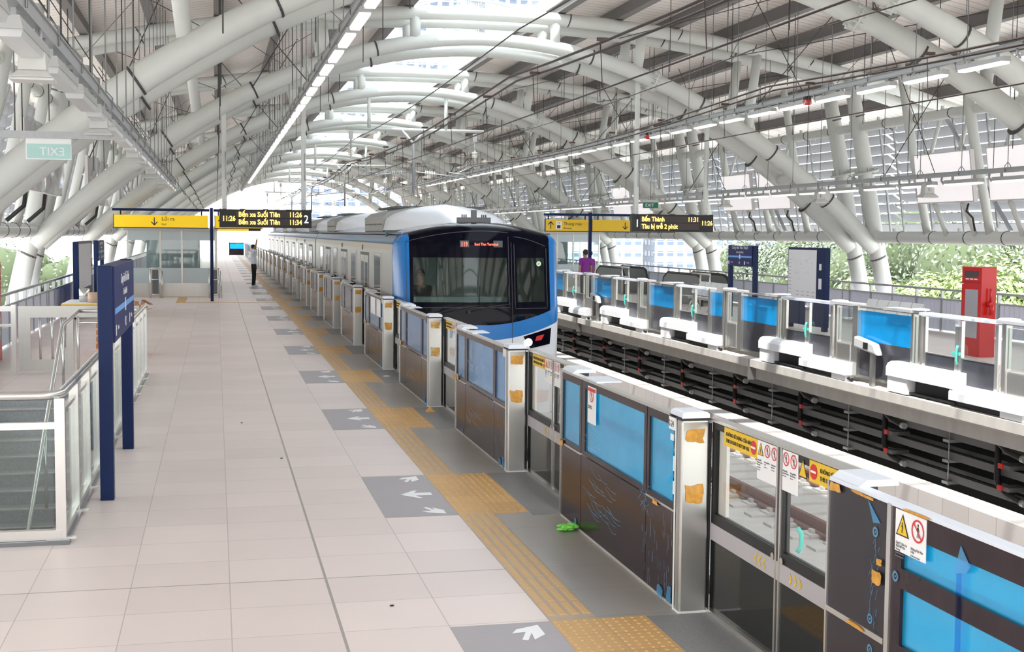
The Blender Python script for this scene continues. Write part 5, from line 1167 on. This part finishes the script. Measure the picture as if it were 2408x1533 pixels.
station_stand('navy station name sign with posts on the far platform', 14.0, 32.0, 33.8, -1, zt=1.99, zb=1.42)
station_stand('white route map in a navy stand on the far platform', 14.0, 27.9, 29.9, -1, True, zt=1.98)

def cabinet(label, x, y, s):
    r = thing('fire_cabinet', label, 'fire cabinet', (x, y, 0)); a = MB(); a.box(0, s*.32, 0, .66, 0, 1.70); a.build('body', red, r, bevel=.01)
    f = -s*.004
    a = MB(); a.box(f*1.5, 0, .10, .56, 1.50, 1.62); a.build('upper_window', mat('cab_window', (0.10, 0.08, 0.08), 0.1), r); a = MB(); a.box(f*1.5, 0, .10, .52, .35, 1.27); a.build('door_window', mat('cab_window2', (0.42, 0.40, 0.42), 0.15), r)
    a = MB()
    for k in range(3): a.box(f*1.5, 0, .14+k*.14, .24+k*.14, 1.455, 1.475)
    a.box(f*1.5, 0, .60, .64, 1.36, 1.38); a.build('small_label', wht, r); a = MB(); a.box(f*2, 0, .02, .64, 1.40, 1.405); a.build('door_gap', blackm, r)
    a = MB(); a.tube([(s*.16, -.06, 1.05), (s*.16, -.06, 1.3)], .02, 8); a.tube([(s*.10, -.08, 1.0), (s*.22, -.08, 1.0)], .035, 8); a.tube([(s*.16, 0, 1.0), (s*.16, -.12, 1.0)], .05, 8); a.tube([(s*.16, -.1, .8), (s*.16, -.1, 1.0)], .04, 8); a.build('valve', red, r); return r
cabinet('tall red fire hose cabinet with a glass door on the far platform', 14.0, 21.62, 1)
cabinet('red fire hose cabinet at the left edge of the view', -3.62, 23.0, -1)

def bench(label, x, y, n=5):
    r = thing('bench', label, 'bench', (x, y, 0)); a = MB()
    for k in range(n): y0_ = k*.48; a.hexa([(-.22, y0_+.02, .43), (.2, y0_+.02, .40), (.2, y0_+.46, .40), (-.22, y0_+.46, .43), (-.22, y0_+.02, .455), (.2, y0_+.02, .425), (.2, y0_+.46, .425), (-.22, y0_+.46, .455)])
    a.build('seats', wbox, r); a = MB()
    for k in range(n): y0_ = k*.48; a.hexa([(.2, y0_+.02, .45), (.22, y0_+.02, .45), (.22, y0_+.46, .45), (.2, y0_+.46, .45), (.36, y0_+.02, .86), (.38, y0_+.02, .86), (.38, y0_+.46, .86), (.36, y0_+.46, .86)])
    a.build('backrests', wbox, r); a = MB(); a.tube([(0, 0, .38), (0, n*.48, .38)], .03, 8)
    for y_ in (.4, n*.48-.4): a.tube([(0, y_, .38), (-.2, y_, .02)], .02); a.tube([(0, y_, .38), (.25, y_, .02)], .02)
    for k in range(n+1): a.tube([(.2, k*.48, .40), (.38, k*.48, .87)], .012, 6)
    a.build('frame', stainl, r); return r
bench('white five-seat bench near the red cabinet on the far platform', 14.0, 24.2); bench('white five-seat bench left of the far station sign', 14.0, 34.6)

# boundary railings
def railing(s, i, y0, y1):
    x = CX+s*10.46; r = thing('boundary_railing', 'grey steel railing with corrugated panel on the %s platform edge, %s section from the camera' % (SIDE[s], ordn(i)), 'railing', (x, 0, 0), 0, 'boundary railings')
    a = MB(); a.box(-.03, .03, y0, y1, .98, 1.03); a.box(-.02, .02, y0, y1, .76, .80); a.build('rail', mat('rail_paint', (0.42, 0.43, 0.43), 0.5), r)
    y = y0
    while y < y1-.1: a = MB(); a.box(-.035, .035, y-.02, y+.02, 0, 1.0); a.build('post', mat('rail_paint', (0,)*3), r); y += 1.15
    a = MB(); pts = []; y = y0; k = 0; vs = []
    while y < y1: vs.append((.02 if k % 2 else -.02, y)); k += 1; y += .09
    vs.append((.0, y1)); a.add([(px_, py_, z) for px_, py_ in vs for z in (.04, .76)], [(2*i_, 2*i_+2, 2*i_+3, 2*i_+1) for i_ in range(len(vs)-1)]); a.build('corrugated_panel', corr, r)
for s in (-1, 1):
    for i in range(9): railing(s, i, 9.0+11.9*i, 9.0+11.9*(i+1))

# billboards on the right wall
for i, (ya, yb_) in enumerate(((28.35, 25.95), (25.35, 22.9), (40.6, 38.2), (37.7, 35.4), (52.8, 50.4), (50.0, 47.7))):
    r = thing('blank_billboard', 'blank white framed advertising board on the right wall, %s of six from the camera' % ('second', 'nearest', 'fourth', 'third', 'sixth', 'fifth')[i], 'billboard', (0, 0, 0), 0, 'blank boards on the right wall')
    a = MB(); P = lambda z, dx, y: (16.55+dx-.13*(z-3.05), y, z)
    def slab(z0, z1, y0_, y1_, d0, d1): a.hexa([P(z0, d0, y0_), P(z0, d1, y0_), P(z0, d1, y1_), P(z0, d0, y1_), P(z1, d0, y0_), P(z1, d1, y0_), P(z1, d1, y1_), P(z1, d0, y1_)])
    slab(3.05, 4.22, yb_, ya, 0, .10); a.build('frame', mat('board_frame', (0.66, 0.63, 0.62), 0.5), r); a = MB(); slab(3.08, 4.19, yb_+.04, ya-.04, -.006, 0); a.build('blank_face', mat('board_face', (0.92, 0.88, 0.90), 0.3, emit=0.45), r)  # blank face is unlit; a glow is added to whiten it
    a = MB()
    for y in (yb_+.6, ya-.6): a.tube([P(3.05, .1, y), (17.0, y, 2.3)], .06, 8); a.tube([P(4.2, .1, y), (16.75, y, 5.1)], .05, 8)
    a.build('support', white, r); a = MB(); a.tube([(16.6, yb_+.3, 3.02), (16.55, yb_+.3, 2.85), (16.75, yb_+.35, 2.7), (16.85, yb_+.4, 2.4)], .025, 6); a.build('cable', cable, r)
# clear plastic covers on the left wall
for i, y in enumerate((25.2, 28.0, 37.2, 40.2, 49.0)):
    q = MB(); n = 6; vs = []; rn = random.Random(i)
    for j in range(n+1):
        for k in range(n+1): vs.append((CX-9.80+rn.uniform(-.05, .05), y+j*.4, 3.0+k*.22))
    q.add(vs, [(j*(n+1)+k, (j+1)*(n+1)+k, (j+1)*(n+1)+k+1, j*(n+1)+k+1) for j in range(n) for k in range(n)], True)
    r = thing('wrapped_board', 'board wrapped in clear crumpled plastic on the left wall, %s from the camera' % ordn(i), 'wrapped board', (0, 0, 0), 0, 'plastic wrapped boards'); q.build('plastic_sheet', plast, r)
    q = MB(); q.box(CX-9.98, CX-9.90, y, y+2.4, 3.0, 4.3); q.build('board', mat('board_frame', (0, 0, 0)), r); q = MB(); q.tube([(CX-9.95, y+.4, 2.98), (CX-10.0, y+.5, 2.7), (CX-10.3, y+.4, 2.42)], .04, 6); q.build('cable', cable, r)
    if i == 0: q = MB(); q.box(CX-9.90, CX-9.89, y+.3, y+1.0, 3.05, 3.4); q.build('yellow_tape', yel, r)

# far end of the near platform
r = thing('end_barrier', 'blue glazed end barrier at the far end of the near platform', 'barrier')
a = MB(); a.box(1.3, 2.60, 125.8, 125.9, .02, .62); a.build('dark_panel', darkp, r); a = MB(); a.box(1.3, 2.60, 125.85, 125.87, .62, 1.12); a.build('blue_window', filmr, r); a = MB(); a.box(1.22, 1.3, 125.8, 125.95, 0, 1.2); a.box(1.3, 2.60, 125.8, 125.9, 1.12, 1.18); a.build('frame', blackm, r)
r = thing('end_fence', 'pale mesh fence across the far end of the platform', 'fence'); a = MB()
for i in range(14): a.box(-4.2+i*.4, -4.16+i*.4, 125.85, 125.9, 0, 1.2)
for z in (.1, .45, .8, 1.18): a.box(-4.2, 1.3, 125.85, 125.9, z, z+.03)
a.build('mesh', corr, r)
# small things on the floor
rn = random.Random(2); q = MB()
for k in range(26): c = (2.60+rn.uniform(-.07, .05), 9.35+rn.uniform(-.07, .07), .01+rn.uniform(0, .035)); q.ball(c, rn.uniform(.012, .03), 6, 4, (1.4, 1, .5))
tag(q.build('crumpled_wrapper', green), 'crumpled bright green wrapper on the floor at the foot of the cyan panel', 'litter')
for i, (x, y) in enumerate(((2.62, 15.9), (2.6, 20.0))):
    q = MB(); q.add([(x-.06, y, .005), (x+.06, y+.02, .005), (x+.04, y+.16, .004), (x-.05, y+.14, .006), (x, y+.07, .07 if i == 0 else .02)], [(0, 1, 4), (1, 2, 4), (2, 3, 4), (3, 0, 4)])
    tag(q.build('floor_scrap', orange if i == 0 else wht), ('scrap of orange tape on the floor by a screen post', 'small white paper scrap on the floor farther along the screen')[i], 'litter')
for i, (x, y) in enumerate(((1.02, 7.62), (.62, 12.9), (.28, 15.4))):
    q = MB(); q.ball((x, y, .004), .012, 6, 4, (1.3, 1, .4)); tag(q.build('leaf_crumb', blackm), ('dark crumb on the near floor beside the slate marking', 'tiny dark speck on the floor beside the expansion joint', 'farther tiny dark speck on the floor')[i], 'litter')
# tactile guide rows near the lobby
m = MB(); m.box(-3.0, .1, 45.35, 45.65, -.01, .004); m.box(-1.25, -.95, 42.0, 45.35, -.01, .004); m.box(-.95, 1.88, 41.7, 42.0, -.01, .004); m.box(-1.25, -.95, 41.7, 42.0, -.01, .004); struct('trim_80', m, tactd)
# site clutter behind the stairwell
r = thing('work_table', 'white table with yellow edge behind the steel gate', 'table'); q = MB(); q.box(-2.9, -1.75, 26.0, 27.6, .80, .84); q.build('tabletop', wbox, r); q = MB(); q.box(-2.9, -1.75, 25.97, 26.0, .79, .83); q.build('yellow_edge', yel, r); q = MB()
for x in (-2.85, -1.8):
    for y in (26.05, 27.5): q.box(x-.02, x+.02, y-.02, y+.02, 0, .8)
q.build('legs', galv, r)
for i, (x, y, h, m_) in enumerate(((-2.55, 26.8, .26, stainl), (-2.35, 26.4, .20, mat('tan_can', (0.55, 0.40, 0.28), 0.5)), (-2.1, 26.9, .28, galv))):
    q = MB(); q.tube([(x, y, .841), (x, y, .841+h)], .10, 14); tag(q.build('paint_can', m_), ('tall silver can standing on the white table', 'short tan can standing on the white table', 'dark metal can at the right of the white table')[i], 'can')
q = MB()
for k in range(5): q.box(-2.1, -1.3, 24+k*.03, 24.6, .12*k+.02, .12*k+.10)
tag(q.build('pallet_stack', mat('orange_board', (0.72, 0.22, 0.02), 0.5)), 'stack of orange boards behind the stair gate', 'boards')
q = MB(); rn = random.Random(8)
for k in range(9): x = -2.0+rn.uniform(-.2, .25); y = 37.5+rn.uniform(-1, 1); q.bar((x, y, .02+k*.02), (x+rn.uniform(-.3, .4), y+rn.uniform(-.3, .3), .08+k*.03), .12, .02)
tag(q.build('packaging_heap', mat('packaging', (0.55, 0.30, 0.16), 0.7, 0, 0.6, 6)), 'heap of brown packaging beside the end of the balustrade', 'packaging')
# escalators on the far platform
for i, y in enumerate((38.5, 46.5)):
    r = thing('escalator', 'dark escalator balustrade end on the far platform, %s one' % ('nearer', 'farther')[i], 'escalator', (15.0, y, 0))
    for dx in (0, .9):
        q = MB(); pr = [(0, 0), (0, .7), (.15, .9), (.5, .98), (3.2, .98), (3.6, .8), (3.9, 0)]; q.prism(pr, 'x', dx, dx+.05); q.build('balustrade', mat('escalator_grey', (0.22, 0.23, 0.22), 0.35, 0.5), r)
        q = MB(); q.tube([(dx+.025, p[0], p[1]+.01) for p in pr], .045, 8); q.build('handrail', cable, r)
    q = MB()
    for yy in (-1.2, -.4): q.tube([(-.2, yy, 0), (-.2, yy, 1.05)], .025)
    q.tube([(-.2, -1.2, 1.05), (-.2, .3, 1.05)], .03); q.tube([(-.2, -1.2, .7), (-.2, .3, .7)], .02); q.build('guard_rail', stainl, r)
r = thing('platform_guard', 'stainless and glass guard rail right of the red cabinet', 'guard rail'); q = MB(); q.tube([(13.4, 18.6, 1.05), (17, 18.9, 1.05)], .03); q.tube([(13.4, 18.6, .8), (17, 18.9, .8)], .02)
for x in (13.4, 14.6, 15.8): q.tube([(x, 18.6+(x-13.4)*.08, 0), (x, 18.6+(x-13.4)*.08, 1.05)], .03)
q.build('rail', stainl, r); q = MB(); q.box(13.45, 16.9, 18.72, 18.73, .1, .75); q.build('glass', glz2, r)

# ------------------------------------------------------------------ outside
m = MB(); m.box(-400, 600, -100, 900, -9.2, -9); struct('ground', m, mat('outside_ground', (0.72, 0.71, 0.68), 0.9, 0, 0.1, 0.1))
def bld(x0, x1, y0, y1, z1, lab, fl=3.2, wy=3.0, col=(0.50, 0.53, 0.58), wc=(0.14, 0.20, 0.30), xf=-1):
    r = thing('building', lab, 'building'); a = MB(); a.box(x0, x1, y0, y1, -9, z1); wl = a.build('wall', mat('wall_%d' % int(col[0]*1000+col[1]*100), col, 0.8), r)
    a = MB(); n = 0; z = -7
    while z+1.5 < z1:
        x = x0+.8
        while x+wy*.6 < x1: a.box(x, x+wy*.6, y0-.08, y0, z, z+1.5); x += wy
        y = y0+.8
        while y+wy*.6 < y1: xx = x0 if xf < 0 else x1; a.box(xx-.08, xx+.08, y, y+wy*.6, z, z+1.5); y += wy
        z += fl
    a.build('windows', mat('window_%d' % int(wc[2]*100), wc, 0.2), wl); a = MB(); z = -9+fl
    while z < z1: a.box(x0-.6, x1, y0-.6, y0, z-.25, z); z += fl
    a.build('floor_slabs', mat('slab_white', (0.60, 0.62, 0.66), 0.8), wl)
    return r
bld(20, 62, 330, 360, 120, 'pale high-rise tower seen behind the end of the station, left one'); bld(70, 115, 340, 370, 130, 'pale high-rise tower seen through the skylight, middle one'); bld(122, 160, 350, 380, 90, 'pale high-rise tower behind the arches, right one')
bld(-10, 12, 300, 330, 14, 'low pale building beyond the platform end', col=(0.80, 0.74, 0.73), wc=(0.6, 0.5, 0.5))
bld(70, 100, 150, 175, .5, 'low pale building right of the train front', col=(0.84, 0.80, 0.78), wc=(0.60, 0.52, 0.50)); bld(104, 150, 160, 190, 1.5, 'low pale building behind the far leaning columns', col=(0.86, 0.84, 0.80), wc=(0.52, 0.60, 0.70)); bld(70, 92, 118, 135, -2.5, 'small low building beyond the far platform railing', col=(0.84, 0.83, 0.80), wc=(0.6, 0.62, 0.66))
bld(-60, -22, 90, 150, -1.5, 'white shed roofed building outside the left railing', col=(0.90, 0.90, 0.89), wc=(0.15, 0.60, 0.52))
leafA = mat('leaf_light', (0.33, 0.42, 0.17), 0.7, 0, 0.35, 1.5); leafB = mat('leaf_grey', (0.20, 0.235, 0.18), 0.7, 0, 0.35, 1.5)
trunkm = mat('bark', (0.16, 0.12, 0.09), 0.9)
def tree(x, y, ztop, R, lm, lab, seed, n=3600):
    rn = random.Random(seed); r = thing('tree', lab, 'tree', (x, y, -9), 0, 'trees outside the station'); H_ = ztop+9
    a = MB(); a.tube([(0, 0, 0), (.2, 0, H_*.35), (0, .1, H_*.6)], [.35, .25, .12], 8); a.build('trunk', trunkm, r)
    cl = [(rn.uniform(-1, 1)*R*.62, rn.uniform(-1, 1)*R*.62, H_-R*.75+rn.uniform(-.9, .35)*R*.7, R*rn.uniform(.35, .58)) for _ in range(15)]
    a = MB()
    for k in range(n):
        c = cl[k % len(cl)]; th = rn.uniform(0, 2*math.pi); cz = rn.uniform(-.5, 1); sz = math.sqrt(1-cz*cz); f = rn.uniform(.82, 1.06)
        nrm = Vector((sz*math.cos(th), sz*math.sin(th), cz)); p = Vector(c[:3])+nrm*c[3]*f; p.z = min(p.z, H_)
        t1 = nrm.cross(Vector((rn.uniform(-1, 1), rn.uniform(-1, 1), rn.uniform(-1, 1)))).normalized(); t2 = (nrm+t1*rn.uniform(-.6, .6)).cross(t1).normalized(); L_ = rn.uniform(.09, .21)
        a.add([p-t1*L_, p+t2*L_*.5+nrm*.05, p+t1*L_, p-t2*L_*.5], [(0, 1, 2, 3)])
    a.build('leaves', lm, r)
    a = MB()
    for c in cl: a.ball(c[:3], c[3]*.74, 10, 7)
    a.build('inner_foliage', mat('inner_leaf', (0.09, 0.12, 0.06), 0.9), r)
tl = [(39, 55, 2.0, 5.5, 0), (34, 58, .9, 4.5, 0), (33, 51, -.2, 4, 0), (36, 64, -.9, 3.6, 0), (50, 74, 4.2, 7.5, 1), (50, 84, 5.0, 7.5, 1), (50, 94, 5.2, 7.5, 1), (48, 103, 4.0, 6.5, 1), (40, 92, -1.2, 4, 0), (38, 80, -.6, 3.6, 0), (60, 88, 5.2, 8, 1), (42, 106, -2.0, 4, 0), (44, 118, -1.0, 4.5, 0)]
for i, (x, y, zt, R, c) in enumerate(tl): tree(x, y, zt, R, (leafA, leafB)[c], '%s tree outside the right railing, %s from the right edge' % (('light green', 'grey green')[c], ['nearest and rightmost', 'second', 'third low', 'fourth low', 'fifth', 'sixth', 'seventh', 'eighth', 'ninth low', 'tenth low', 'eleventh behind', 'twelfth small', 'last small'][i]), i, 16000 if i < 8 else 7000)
for i, (x, y, zt, R) in enumerate(((-28, 95, 2.5, 7), (-22, 110, 2.8, 7), (-40, 120, 3.4, 9), (-16, 125, 2.0, 6))): tree(x, y, zt, R, leafB, 'pale green tree outside the left railing, %s from the camera' % ordn(i), 50+i, 2200)

for o in bpy.data.objects:
    if 'label' in o: o['label'] = o['label'].replace('nearest from the camera', 'nearest the camera').replace('bay nearest the camera', 'the bay nearest the camera')
